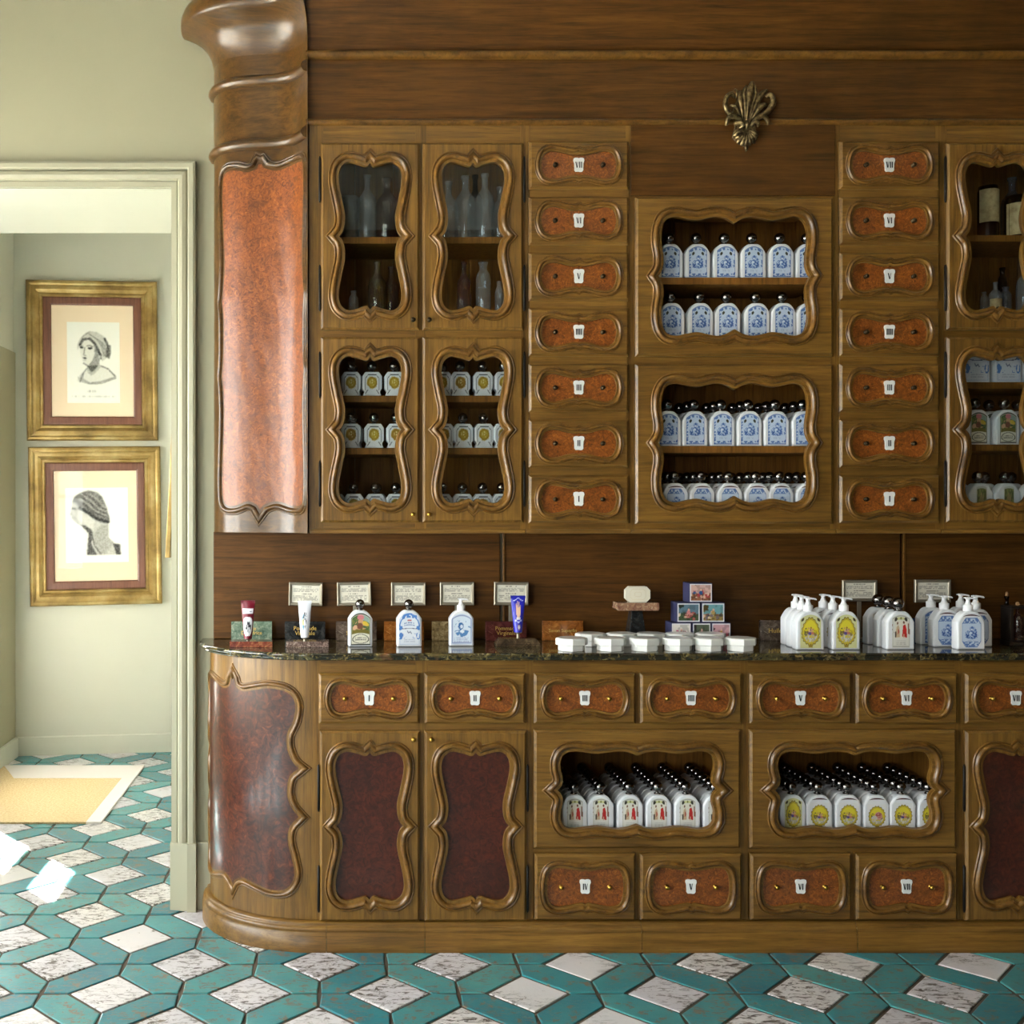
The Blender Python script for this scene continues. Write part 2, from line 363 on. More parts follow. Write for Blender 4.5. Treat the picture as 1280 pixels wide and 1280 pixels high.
def art_yellow(pink=False, dots=True):
    U, V = grid_uv(50, 66); I = full(U, (212, 212, 158) if dots else (232, 232, 232)); cx, cy = 0.5, 0.5
    a = np.arctan2((V-cy)/0.42, (U-cx)/0.44); r = np.hypot((U-cx)/0.44, (V-cy)/0.42); rim = 1 + 0.045*np.cos(a*18)
    setc(I, r < rim, (96, 76, 26)); setc(I, r < rim-0.06, (196, 176, 60)); setc(I, r < 0.8, (214, 196, 42)); setc(I, (r < 0.8) & (V > 0.58), (222, 208, 60))
    nz = vnoise(U, V, 22, 28, 21); rs = np.random.RandomState(4)
    setc(I, (r < 0.78) & (V < 0.44) & (nz > 0.28), (176, 172, 158)); setc(I, (r < 0.78) & (V < 0.40) & (nz > 0.62), (210, 206, 194)); setc(I, ell(U, V, 0.27, 0.5, 0.08, 0.13) & (nz > 0.4), (112, 100, 62)); setc(I, ell(U, V, 0.72, 0.46, 0.07, 0.1) & (nz > 0.4), (140, 118, 70))
    if pink: setc(I, ell(U, V, 0.58, 0.52, 0.2, 0.16), (206, 150, 140)); setc(I, ell(U, V, 0.6, 0.55, 0.16, 0.1) & (nz > 0.4), (160, 84, 84)); setc(I, ell(U, V, 0.36, 0.4, 0.16, 0.13) & (nz > 0.25), (206, 200, 196))
    else:
        for fx, fy, rx_, ry_, c in ((0.44, 0.5, 0.06, 0.06, (216, 178, 140)), (0.55, 0.52, 0.07, 0.05, (206, 164, 124)), (0.4, 0.6, 0.035, 0.03, (196, 150, 110)), (0.52, 0.61, 0.035, 0.03, (150, 98, 62)), (0.62, 0.57, 0.04, 0.03, (186, 140, 100)), (0.47, 0.44, 0.09, 0.045, (92, 72, 142)), (0.6, 0.45, 0.07, 0.04, (196, 120, 100)), (0.36, 0.48, 0.05, 0.04, (120, 96, 60)), (0.5, 0.55, 0.025, 0.03, (90, 70, 130))): setc(I, ell(U, V, fx, fy, rx_, ry_), c)
    setc(I, polym(U, V, [(0.42, 0.1), (0.58, 0.1), (0.6, 0.02), (0.4, 0.02)]), (150, 128, 44))
    if dots:
        for x in (0.12, 0.88): setc(I, ell(U, V, x, 0.93, 0.07, 0.05), (70, 62, 44))
    return I
def art_gold(v=0):
    U, V = grid_uv(30, 38); I = full(U, (226, 228, 232)); e = np.minimum(edge_d(U, V), (np.minimum(U, 1-U)+np.minimum(V, 1-V)-0.22)*0.72)
    setc(I, (e > 0.05) & (e < 0.085) & (V > 0.2), (70, 74, 84)); setc(I, (abs((abs(U-0.5)-0.3)-(0.2-V)*0.8) < 0.03) & (V < 0.22) & (V > 0.04), (70, 74, 84))
    nz = vnoise(U, V, 16, 16, 31); r = np.hypot((U-0.5)/0.31, (V-0.57)/0.27)
    setc(I, (r < 1.12) & (nz > 0.45), (196, 176, 110)); setc(I, r < 1, [(168, 138, 40), (152, 116, 36), (178, 150, 44)][v]); setc(I, (r < 0.9) & (r > 0.78), (140, 108, 30))
    setc(I, (r < 0.5) & (nz > 0.52), (226, 210, 150)); return I
def art_paint(nu=52, nv=68):
    U, V = grid_uv(nu, nv); I = full(U, (226, 224, 206)); e = edge_d(U, V); setc(I, (e < 0.03), (40, 48, 44))
    nz = vnoise(U, V, 9, 12, 41); n2 = vnoise(U, V, 18, 22, 42); p = (V > 0.38) & (e > 0.045)
    setc(I, p, (74, 104, 66)); setc(I, p & (n2 > 0.6), (120, 132, 70)); setc(I, p & (V < 0.5), (120, 112, 52)); setc(I, p & (U > 0.55) & (V > 0.78), (150, 176, 168))
    setc(I, p & ell(U, V, 0.5, 0.88, 0.17, 0.09), (214, 130, 140)); setc(I, p & ell(U, V, 0.5, 0.64, 0.32, 0.16) & (nz > 0.3), (206, 160, 122))
    setc(I, p & ell(U, V, 0.46, 0.6, 0.16, 0.1), (128, 84, 66)); setc(I, p & ell(U, V, 0.76, 0.7, 0.16, 0.07), (220, 190, 70)); setc(I, p & ell(U, V, 0.2, 0.58, 0.12, 0.08), (214, 170, 140))
    r = np.hypot((U-0.5)/0.44, (V-0.2)/0.15); setc(I, (r < 1) & (r > 0.88), (70, 72, 66)); textlines(I, U, V, 0.14, 0.26, 2, 0.2, 0.8, (80, 80, 76), 6, 0.8); return I
def art_green():
    U, V = grid_uv(26, 36); I = full(U, (206, 208, 204)); e = edge_d(U, V); n2 = vnoise(U, V, 10, 13, 47); p = (e > 0.06)
    setc(I, p, (96, 104, 62)); setc(I, p & (n2 > 0.55), (140, 146, 88)); setc(I, ell(U, V, 0.5, 0.5, 0.22, 0.3) & (n2 > 0.35), (168, 150, 104)); return I
def art_curtain():
    U, V = grid_uv(52, 68); I = full(U, (226, 232, 242)); nz = vnoise(U, V, 12, 15, 51); e = edge_d(U, V); B = (84, 134, 204)
    setc(I, (e > 0.02) & (e < 0.04), (176, 196, 224)); r = np.hypot((U-0.5)/0.45, (V-0.72)/0.24)
    setc(I, (V > 0.86) & (abs(U-0.5) < 0.36) & (nz > 0.38), B); setc(I, (r > 0.95) & (r < 1.12) & (V > 0.55), B)
    for x in (0.08, 0.92): setc(I, ell(U, V, x, 0.6, 0.09, 0.07), B); setc(I, ell(U, V, x, 0.32, 0.1, 0.12) & (nz > 0.3), B)
    setc(I, (V > 0.22) & (V < 0.38) & (nz > 0.55) & (abs(U-0.5) > 0.16), B); setc(I, (abs(V-0.52-((U-0.5)**2)*0.25) < 0.012) & (abs(U-0.5) < 0.38), (90, 96, 130))
    setc(I, stroke(U, V, [(0.4, 0.44), (0.46, 0.38), (0.54, 0.42), (0.6, 0.36)], 0.018), (120, 130, 160))
    setc(I, (abs(V-0.78) < 0.02) & (abs(U-0.5) < 0.1), (200, 110, 120)); textlines(I, U, V, 0.6, 0.74, 2, 0.25, 0.75, (110, 130, 180), 9, 0.8); textlines(I, U, V, 0.08, 0.2, 2, 0.2, 0.8, (170, 180, 200), 10, 0.6); return I
def art_round():
    U, V = grid_uv(34, 44); I = full(U, (214, 226, 240)); e = edge_d(U, V); nz = vnoise(U, V, 13, 16, 61); setc(I, (e > 0.03) & (e < 0.07), (150, 164, 200))
    r = np.hypot((U-0.5)/0.33, (V-0.5)/0.25); setc(I, (r < 1) & (V < 0.47) & (nz > 0.3), (84, 132, 186)); setc(I, ell(U, V, 0.46, 0.6, 0.13, 0.12), (52, 108, 168)); setc(I, ell(U, V, 0.49, 0.58, 0.07, 0.06), (214, 226, 240)); setc(I, ell(U, V, 0.52, 0.42, 0.1, 0.05), (226, 234, 244))
    setc(I, (r > 1.05) & (r < 1.35) & (V > 0.6) & (nz > 0.66), (120, 156, 200)); textlines(I, U, V, 0.08, 0.26, 3, 0.15, 0.85, (160, 172, 205), 12, 0.7); return I
def art_card(seed):
    U, V = grid_uv(56, 36); I = full(U, (224, 220, 204)); textlines(I, U, V, 0.86, 0.94, 1, 0.3, 0.7, (110, 106, 96), seed)
    textlines(I, U, V, 0.6, 0.84, 3, 0.07, 0.93, (140, 136, 124), seed+1); textlines(I, U, V, 0.46, 0.56, 1, 0.3, 0.72, (110, 106, 96), seed+2); textlines(I, U, V, 0.1, 0.42, 4, 0.07, 0.93, (140, 136, 124), seed+3); return I
def art_box(k):
    U, V = grid_uv(34, 28); e = edge_d(U, V); n1 = vnoise(U, V, 8, 7, 70+k); n2 = vnoise(U, V, 15, 12, 80+k)
    sky, gr, a, b, c = [((206, 170, 160), (150, 100, 70), (178, 60, 70), (36, 84, 140), (226, 150, 140)), ((96, 124, 140), (70, 86, 58), (178, 90, 84), (206, 130, 130), (70, 44, 50)),
        ((110, 160, 168), (150, 128, 70), (116, 100, 110), (176, 150, 90), (120, 84, 70)), ((230, 224, 214), (226, 218, 200), (196, 50, 104), (120, 40, 70), (120, 140, 80)),
        ((86, 96, 76), (90, 80, 72), (196, 176, 140), (178, 130, 140), (150, 110, 110)), ((206, 160, 168), (176, 120, 120), (196, 60, 90), (190, 150, 60), (160, 70, 80))][k]
    I = full(U, sky); setc(I, V < 0.42, gr); setc(I, (V < 0.5) & (n2 > 0.58), tuple(int(x*0.7) for x in gr)); setc(I, (n1 > 0.6) & (V > 0.5), tuple(int(x*0.85) for x in sky))
    rs = np.random.RandomState(200+k); pal = [a, a, c, b, tuple(int(x*0.6) for x in a), (222, 180, 156), (228, 206, 180), tuple(int(x*0.7) for x in gr)]
    for q in range(26):
        fx = 0.5+rs.randn()*0.2; fy = 0.36+rs.randn()*0.12; setc(I, ell(U, V, fx, fy, rs.uniform(0.03, 0.08), rs.uniform(0.03, 0.1)), pal[rs.randint(len(pal))], 0.9)
    setc(I, ell(U, V, 0.5, 0.5, 0.08, 0.12), b); setc(I, ell(U, V, 0.51, 0.66, 0.05, 0.06), (222, 180, 156)); setc(I, (n1 > 0.62) & (U < 0.3) & (V > 0.6), tuple(int(x*0.5) for x in gr))
    setc(I, e < 0.05, (228, 228, 232)); return I
def art_woman():
    U, V = grid_uv(110, 172); x = 147+U*633; y = 1118-V*990; I = full(U, (232, 232, 226)); s = vnoise(U, V, 60, 9, 90)
    P = lambda pts, c, a=1: setc(I, polym(x, y, pts), c, a)
    E = lambda cx, cy, rx, ry, c, a=1: setc(I, ell(x, y, cx, cy, rx, ry), c, a)
    K = lambda pts, w, c, a=0.6: setc(I, stroke(x, y, pts, w), c, a)
    P([(640, 400), (670, 410), (675, 500), (655, 580), (630, 560)], (150, 150, 144))
    P([(275, 470), (270, 400), (310, 320), (370, 260), (430, 237), (510, 250), (590, 300), (640, 370), (650, 470), (630, 560), (570, 605), (540, 560), (520, 470), (470, 380), (400, 335), (330, 350), (300, 420)], (206, 206, 200))
    for k in range(7): K([(400+k*8, 262+k*6), (500+k*16, 330+k*10), (560+k*12, 430+k*8), (585+k*7, 540+k*3)], 4, (150, 150, 146))
    K([(600, 330), (640, 420), (630, 540)], 13, (110, 110, 108), 0.8); K([(300, 400), (340, 300), (420, 245)], 5, (140, 140, 136))
    P([(298, 430), (312, 360), (400, 336), (470, 385), (520, 470), (545, 560), (520, 640), (470, 670), (400, 665), (345, 632), (328, 580), (308, 510)], (222, 222, 216))
    P([(470, 400), (520, 470), (545, 560), (530, 640), (430, 680), (400, 660), (450, 600), (480, 520)], (168, 168, 164)); K([(300, 410), (345, 340), (420, 330), (490, 400), (550, 530)], 13, (72, 72, 72))
    K([(535, 500), (550, 570)], 12, (90, 90, 88)); E(535, 555, 18, 26, (190, 190, 186))
    E(322, 440, 22, 11, (84, 84, 84)); E(425, 447, 28, 12, (84, 84, 84)); K([(305, 425), (335, 418)], 5, (110, 110, 108)); K([(385, 420), (420, 412), (455, 430)], 6, (100, 100, 98))
    K([(362, 440), (350, 510), (345, 530), (372, 538)], 6, (130, 130, 126)); P([(335, 562), (360, 556), (385, 572), (360, 582)], (80, 80, 80)); K([(340, 595), (370, 597)], 4, (150, 150, 146)); K([(345, 632), (400, 664), (470, 672)], 8, (120, 120, 118))
    P([(385, 665), (530, 640), (560, 665), (480, 760), (430, 785), (390, 740)], (196, 196, 190)); P([(385, 665), (520, 650), (500, 690), (440, 740), (410, 700)], (140, 140, 136))
    P([(262, 850), (300, 770), (385, 695), (395, 745), (430, 785), (490, 760), (560, 665), (640, 700), (745, 790), (690, 830), (540, 880), (420, 895), (330, 870)], (222, 222, 216))
    for k in range(4): K([(350-k*24, 740+k*20), (330-k*10, 820+k*10), (420, 870+k*6), (560, 850+k*10), (735, 790+k*8)], 4, (150, 150, 146))
    K([(560, 665), (640, 700), (720, 785)], 8, (110, 110, 108)); K([(385, 695), (340, 750), (300, 860)], 6, (120, 120, 118))
    setc(I, (y > 930) & (abs(y-975) < 14) & (abs(x-440) < 55) & (s > 0.4), (196, 196, 192)); setc(I, (abs(y-1035) < 9) & (abs(x-460) < 260) & (s > 0.45), (206, 206, 202)); return tone(blur(I, 3), U, V)
def tone(I, U, V, g=1.5):
    p = I.max(); h = (vnoise(U, V, 62, 62, 5)-0.5)[..., None]; d = (p-I)*g; return np.clip(p-d-d*h*0.5, 0, 1)
def art_profile():
    U, V = grid_uv(110, 134); x = 195+U*655; y = 965-V*800; I = full(U, (236, 236, 232))
    P = lambda pts, c, a=1: setc(I, polym(x, y, pts), c, a)
    K = lambda pts, w, c, a=1: setc(I, stroke(x, y, pts, w), c, a)
    P([(265, 310), (260, 370), (243, 440), (265, 460), (262, 485), (285, 520), (310, 555), (350, 555), (400, 560), (450, 610), (480, 660), (470, 760), (520, 885), (765, 885), (760, 780), (690, 760), (640, 700), (640, 540), (560, 420), (420, 300)], (200, 200, 196))
    P([(350, 400), (420, 440), (500, 520), (480, 640), (430, 590), (360, 550), (320, 480)], (214, 214, 210)); P([(560, 560), (640, 560), (640, 700), (700, 760), (600, 885), (540, 885), (500, 760), (490, 660)], (186, 186, 182))
    P([(335, 555), (400, 570), (470, 620), (475, 690), (460, 760), (520, 885), (412, 885), (425, 740), (435, 660), (400, 610)], (128, 128, 126))
    P([(265, 310), (290, 260), (350, 215), (440, 192), (530, 215), (580, 265), (620, 360), (640, 440), (655, 490), (650, 545), (600, 550), (540, 530), (460, 460), (370, 400), (330, 370), (310, 330)], (150, 150, 148))
    for k in range(6): K([(300+k*30, 290-k*12), (380+k*30, 330-k*8), (480+k*22, 420-k*10), (600+k*6, 480-k*20)], 5, (188, 188, 184) if k % 2 else (116, 116, 114))
    K([(340, 380), (430, 430), (520, 500), (640, 530)], 15, (98, 98, 96)); K([(270, 385), (300, 390)], 6, (90, 90, 88)); K([(262, 480), (290, 486)], 4, (120, 120, 116)); K([(240, 440), (262, 455)], 4, (120, 120, 116))
    P([(300, 520), (370, 545), (450, 600), (400, 560)], (160, 160, 156)); K([(470, 660), (490, 780), (560, 880)], 5, (120, 120, 118)); P([(690, 765), (760, 775), (768, 885), (720, 885)], (120, 120, 118)); return tone(blur(I, 3), U, V)

# ------------------------------------------------------------------ scalloped outlines and mouldings
def crom(pts, n=4):
    out = []
    for i in range(1, len(pts)-2):
        p0, p1, p2, p3 = [np.array(pts[i+k], float) for k in (-1, 0, 1, 2)]
        for k in range(n):
            t = k/n; out.append(tuple(0.5*((2*p1)+(-p0+p2)*t+(2*p0-5*p1+4*p2-p3)*t*t+(-p0+3*p1-3*p2+p3)*t**3)))
    out.append(tuple(pts[-2])); return out
def quarter(q, sm0=False, sm1=False, n=4):
    a = (-q[1][0], q[1][1]) if sm0 else (2*q[0][0]-q[1][0], 2*q[0][1]-q[1][1])
    b = (q[-2][0], -q[-2][1]) if sm1 else (2*q[-1][0]-q[-2][0], 2*q[-1][1]-q[-2][1])
    return crom([a]+list(q)+[b], n)
def closed(Q):      # Q from top centre to right centre -> full clockwise loop
    r = list(Q); r += [(x, -z) for x, z in Q[-2::-1]]; r += [(-x, -z) for x, z in Q[1:]]; r += [(-x, z) for x, z in Q[-2:0:-1]]
    return r
Q_TALL = quarter([(0, 391), (20, 374), (58, 385), (115, 397), (152, 376), (168, 335), (167, 282), (152, 202), (136, 122), (137, 66), (148, 24), (167, 0)], n=5)
Q_DRAW = quarter([(0, 66), (16, 60), (60, 64), (125, 80), (172, 82), (209, 60), (225, 0)], False, True, 5)
Q_DRAT = quarter([(0, 88), (16, 82), (50, 87), (105, 96), (160, 99), (200, 74), (213, 0)], False, True, 5)
Q_WIDE = quarter([(0, 203), (50, 220), (110, 228), (170, 223), (240, 214), (310, 220), (380, 228), (440, 216), (468, 180), (472, 130), (459, 78), (460, 40), (474, 15), (490, 0)])
def outline(Q, cx, cz, hw, hh, mw=None, mh=None):
    mw = mw or max(p[0] for p in Q); mh = mh or max(p[1] for p in Q)
    return [(cx+x/mw*hw, cz+z/mh*hh) for x, z in closed(Q)]
def normals(o):
    n = len(o); out = []
    for i in range(n):
        a = Vector(o[i])-Vector(o[i-1]); b = Vector(o[(i+1) % n])-Vector(o[i]); a.normalize(); b.normalize()
        na = Vector((-a.y, a.x)); nb = Vector((-b.y, b.x)); k = 1+na.dot(nb); m = (na+nb)/max(k, 0.45); out.append(m)
    return out
PROF = [(-0.001, -0.012), (0.0, -0.005), (0.001, -0.0015), (0.0035, 0.0), (0.0055, -0.001), (0.0068, -0.0045), (0.0082, 0.001), (0.011, 0.0072), (0.0155, 0.0098), (0.0195, 0.0085), (0.0225, 0.0045), (0.0236, 0.0003), (0.0246, 0.003), (0.0268, 0.004), (0.0288, 0.003), (0.0298, -0.001)]
def moulding(o, yf, scale=1.0, prof=PROF, mp=None):
    ns = normals(o); rings = []; mb = MB()
    for u, h in prof:
        pts = [(o[i][0]+ns[i].x*u*scale, o[i][1]+ns[i].y*u*scale) for i in range(len(o))]
        rings.append([(x, yf-h*scale, z) for x, z in pts] if mp is None else [mp(x, z, h*scale) for x, z in pts])
    return mb.loft(rings, True)
def holed_board(x0, x1, z0, z1, yf, yb, hole, bev=0.008, bd=0.007):
    mb = MB()
    R = lambda i: [(x0+i, z0+i), (x1-i, z0+i), (x1-i, z1-i), (x0+i, z1-i)]
    P3 = lambda r, y: [(x, y, z) for x, z in r]
    mb.loft([P3(R(0), yb), P3(R(0), yf+bd), P3(R(bev*0.75), yf+0.0015), P3(R(bev*0.8), yf)], True, smooth=False)
    out = R(bev*0.8)
    if hole is None: mb.add(P3(out, yf), [(0, 1, 2, 3)]); return mb
    tri = tessellate_polygon([[Vector((x, z, 0)) for x, z in out], [Vector((x, z, 0)) for x, z in hole]])
    mb.add(P3(out+hole, yf), [tuple(t) for t in tri]); mb.loft([P3(hole, yf), P3(hole, yb)], True)
    return mb
def fill(o, y):
    mb = MB(); mb.add([(x, y, z) for x, z in o], [tuple(range(len(o)))]); return mb

# numerals on their porcelain plaques (shared shapes)
_NUM = {}
def numeral_mesh(t):
    if t in _NUM: return _NUM[t]
    mb = MB(); hw = {'I': 1.0, 'V': 1.9}; x = -sum(hw[c] for c in t)/2; k = 0.0052 if len(t) > 1 else 0.0058
    if len(t) == 4: k = 0.0047
    for c in t:
        w = hw[c]; a, b = 0.0085, -0.0085
        def bar(xt, xb, th): mb.prism_y([((xt-th)*k, a), ((xt+th)*k, a), ((xb+th)*k, b), ((xb-th)*k, b)], 0, -0.0006)
        if c == 'I': bar(x+w/2, x+w/2, 0.27)
        else: bar(x+0.3, x+w/2, 0.26); bar(x+w-0.3, x+w/2+0.1, 0.11)
        x += w
    _NUM[t] = mb.mesh('numeral', M['black']); return _NUM[t]
def plaque_mesh():
    q = [(-0.004, 0.0185), (0, 0.0172), (0.004, 0.0185), (0.009, 0.0185), (0.0135, 0.0165), (0.0145, 0.011), (0.012, 0.004), (0.0115, -0.008), (0.0118, -0.0135), (0.009, -0.0178), (0.004, -0.0185), (0, -0.0175)]
    q = q+[(-x, z) for x, z in q[::-1] if abs(x) > 0.0045]
    q = sorted(q, key=lambda p: math.atan2(p[1], p[0]))
    mb = MB(); mb.prism_y([(x*1.08, z*1.08) for x, z in q], 0, -0.003); return mb.mesh('number_plaque', M['porc'], 0.0009)
PLAQUE = plaque_mesh()
def knob_mesh(mat, r=0.0068):
    mb = MB(); mb.lathe_y([(r*0.9, 0), (r*0.9, 0.0012), (r*0.45, 0.002), (r*0.45, 0.005), (r*0.9, 0.007), (r, 0.0095), (r*0.8, 0.0125), (r*0.35, 0.0142)], (0, 0, 0)); return mb.mesh('knob', mat)
KN = {'brass': knob_mesh(M['brass']), 'bronze': knob_mesh(M['bronze'])}
def drawer(root, x0, x1, z0, z1, yf, yb, num, kn, tall=False):
    cx, cz = (x0+x1)/2, (z0+z1)/2; s = 0.78 if tall else 0.68
    if tall: o = outline(Q_DRAT, cx, cz, 0.106, 0.054)
    else: o = outline(Q_DRAW, cx, cz, 0.106, 0.0395)
    d = part('drawer', holed_board(x0, x1, z0, z1, yf, yb, o), M['wh'], root)
    part('moulding', moulding(o, yf, s), M['wm'], d); part('burl_panel', fill(o, yf+0.0075), M['burl'], d)
    y = yf+0.0072; lo = wloc(root)
    for sx in (-1, 1): link('knob', KN[kn], d, Vector((cx+sx*0.067, y, cz))-lo)
    link('number_plaque', PLAQUE, d, Vector((cx, y, cz+0.001))-lo); link('numeral', numeral_mesh(num), d, Vector((cx, y-0.0031, cz+0.001))-lo)
    return d
HINGE = MB().lathe([(0.0, -0.066), (0.0025, -0.064), (0.0025, -0.061), (0.0035, -0.06), (0.0035, 0.06), (0.0025, 0.061), (0.0025, 0.064), (0.0, 0.066)], seg=8).mesh('hinge', M['iron'])
def tall_door(root, x0, x1, z0, z1, yf, yb, hinge, hw, hh, pane, kz, kmat, hz):
    cx, cz = (x0+x1)/2, (z0+z1)/2; o = outline(Q_TALL, cx, cz, hw, hh)
    d = part('door', holed_board(x0, x1, z0, z1, yf, yb, o), M['wv'], root)
    part('moulding', moulding(o, yf), M['wm'], d)
    if pane == 'glass':
        mb = MB(); mb.prism_y(o, yf+0.011, yf+0.014); part('glass_pane', mb, M['pane'], d)
    else: part('burl_panel', fill(o, yf+0.009), M['burlr'], d)
    lo = wloc(root); hx = x0-0.003 if hinge < 0 else x1+0.003
    for z in hz: link('hinge', HINGE, d, Vector((hx, yf+0.006, cz+z))-lo)
    kx = x1-0.018 if hinge < 0 else x0+0.018
    link('knob', KN[kmat], d, Vector((kx, yf, kz))-lo); return d
def wide_front(root, x0, x1, z0, z1, yf, yb, cx, cz, hw, hh, name='niche_frame'):
    o = outline(Q_WIDE, cx, cz, hw, hh); d = part(name, holed_board(x0, x1, z0, z1, yf, yb, o), M['wh'], root)
    part('moulding', moulding(o, yf), M['wm'], d); return d
def carcass(root, x0, x1, z0, z1, y0, y1, stiles, rails, t=0.016, backw=0.085, backmat='wi'):
    """box of sides, floor, top and back boards with a face frame of stiles and rails"""
    mb = MB(); mb.box(x0, x0+t, y0+0.018, y1, z0, z1); part('side_panel', mb, M['wi'], root)
    mb = MB(); mb.box(x1-t, x1, y0+0.018, y1, z0, z1); part('side_panel', mb, M['wi'], root)
    mb = MB(); mb.box(x0+t, x1-t, y0+0.018, y1, z0, z0+t); part('bottom_board', mb, M['wi'], root)
    mb = MB(); mb.box(x0+t, x1-t, y0+0.018, y1, z1-t, z1); part('top_board', mb, M['wi'], root)
    n = max(1, round((x1-x0-2*t)/backw)); w = (x1-x0-2*t)/n
    for k in range(n):
        mb = MB(); mb.box(x0+t+k*w+0.0006, x0+t+(k+1)*w-0.0006, y1-0.012, y1, z0+t, z1-t); part('back_board', mb, M['wi'], root, 0.001)
    for a, b in stiles:
        mb = MB(); mb.box(a, b, y0, y0+0.018, z0, z1); part('stile', mb, M['wv'], root)
    for a, b, c, d in rails:
        mb = MB(); mb.box(a, b, y0+0.0005, y0+0.0175, c+0.0003, d-0.0003); part('rail', mb, M['wh'], root)
def shelf(root, x0, x1, y0, y1, ztop, t=0.019):
    mb = MB(); mb.box(x0, x1, y0, y1, ztop-t, ztop); return part('shelf', mb, M['wi'], root, 0.002)
def sweep(path, prof, flip=1):
    """path: list of (x,y) in plan, prof: (offset outward, z); outward = left of the walking direction"""
    n = len(path); ns = []
    for i in range(n):
        a = Vector(path[i])-Vector(path[max(i-1, 0)]); b = Vector(path[min(i+1, n-1)])-Vector(path[i])
        if a.length < 1e-9: a = b
        if b.length < 1e-9: b = a
        a.normalize(); b.normalize(); na = Vector((a.y, -a.x))*flip; nb = Vector((b.y, -b.x))*flip; ns.append((na+nb)/max(1+na.dot(nb), 0.5))
    return [[(path[i][0]+ns[i].x*o, path[i][1]+ns[i].y*o, z) for i in range(n)] for o, z in prof]
# ================================================================== THE SETTING
OX0, OX1, OZ = -1.50, PX(215, YW), PZ(235, YW)      # doorway opening
YT = 3.846                                           # back face of the thick wall
CEIL = 3.45; RXL, RXR, RYF = -1.95, 3.7, -2.6        # ceiling, room left/right/front
HXL, HXR, HCE = -1.625, -0.58, 2.8                   # hall
fl = MB(); fl.box(RXL-0.2, RXR+0.2, RYF-0.2, 5.9, -0.06, -0.0035); floor = struct('floor', fl, M['grout'], 'worn teal and white tiled floor with dark grout joints')
mb = MB(); mb.box(OX1, RXR, YW, YT, 0, CEIL); mb.box(RXL, OX0, YW, YT, 0, CEIL); mb.box(OX0, OX1, YW, YT, OZ, CEIL)
struct('wall_back', mb, M['wall'], 'sage green plaster wall behind the cabinet with a wide doorway')
mb = MB(); mb.box(OX0, OX1-0.0, YW+0.004, YT, OZ-0.004, OZ-0.0005); struct('trim_1', mb, M['hall'], 'pale painted soffit lining the doorway')
mb = MB(); CAS = [(0, 0), (0, 0.012), (0.0165, 0.012), (0.018, 0.009), (0.0195, 0.014), (0.024, 0.021), (0.034, 0.023), (0.044, 0.02), (0.0485, 0.014), (0.0505, 0.012), (0.0515, 0.026), (0.055, 0.028), (0.068, 0.028), (0.0745, 0.024), (0.0745, 0)]
ZB = 0.205
mb.loft([[(OX1+o, YW-p, ZB), (OX1+o, YW-p, OZ+o), (OX0-o, YW-p, OZ+o), (OX0-o, YW-p, 0)] for o, p in CAS], False, smooth=False)
mb.loft([[(OX1+o, YW-p-0.006 if 0 < k < len(CAS)-1 else YW, z) for k, (o, p) in enumerate([(0.0-0.003, 0), (-0.003, 0.012), (0.05, 0.022), (0.051, 0.03), (0.078, 0.03), (0.078, 0)])] for z in (0, ZB-0.006, ZB)], False, smooth=False)
cap = [(OX1-0.003, YW), (OX1-0.003, YW-0.018), (OX1+0.05, YW-0.028), (OX1+0.051, YW-0.036), (OX1+0.078, YW-0.036), (OX1+0.078, YW)]
mb.add([(x, y, ZB) for x, y in cap], [tuple(range(6))])
struct('trim_2', mb, M['trim'], 'moulded grey green door architrave')
mb = MB(); mb.box(OX1+0.078, -0.40, YW-0.016, YW, 0, ZB); struct('baseboard_back', mb, M['trim'], 'painted skirting beside the doorway', 0.002)
# room shell with the big street windows on its left side
WINS = [(-0.5, 0.8), (1.3, 3.2)]; WZ0, WZ1 = 0.42, 2.25
mb = MB(); ys = [RYF] + [v for w in WINS for v in w] + [YW]
for k in range(0, len(ys), 2): mb.box(RXL-0.18, RXL, ys[k], ys[k+1], 0, CEIL)
for a, b in WINS: mb.box(RXL-0.18, RXL, a, b, 0, WZ0); mb.box(RXL-0.18, RXL, a, b, WZ1, CEIL)
struct('wall_left', mb, M['wall'], 'sage wall with tall street windows')
mb = MB(); mb.box(RXR, RXR+0.15, RYF, YT, 0, CEIL); struct('wall_right', mb, M['wd'], 'dark panelled wall on the far right side')
FW = (-1.85, -1.15)
mb = MB(); mb.box(RXL-0.18, FW[0], RYF-0.15, RYF, 0, CEIL); mb.box(FW[1], RXR+0.15, RYF-0.15, RYF, 0, CEIL); mb.box(FW[0], FW[1], RYF-0.15, RYF, 0, WZ0); mb.box(FW[0], FW[1], RYF-0.15, RYF, WZ1, CEIL)
struct('wall_front', mb, M['wd'], 'dark panelled wall facing the cabinet')
mb = MB(); mb.box(RXL-0.18, RXR+0.15, RYF-0.15, YW+0.0, CEIL, CEIL+0.1); struct('ceiling', mb, M['white'], 'off white room ceiling')
for k, (a, b) in enumerate(WINS):
    w = MB(); t = 0.045
    for y in (a, (a+b)/2-t/2, b-t): w.box(RXL-0.11, RXL-0.06, y, y+t, WZ0, WZ1)
    for z in (WZ0, WZ0+0.9, WZ0+1.75, WZ1-t): w.box(RXL-0.11, RXL-0.06, a, b, z, z+t)
    wo = struct('window_%d' % (k+1), w, M['trim'], 'tall painted street window frame')
    g = MB(); g.box(RXL-0.088, RXL-0.084, a+0.02, b-0.02, WZ0+0.02, WZ1-0.02); link('pane', g.mesh('pane', M['pane']), wo)
    portal(RXL-0.12, (a+b)/2, (WZ0+WZ1)/2, b-a, WZ1-WZ0, (0, -math.pi/2, 0))
w = MB()
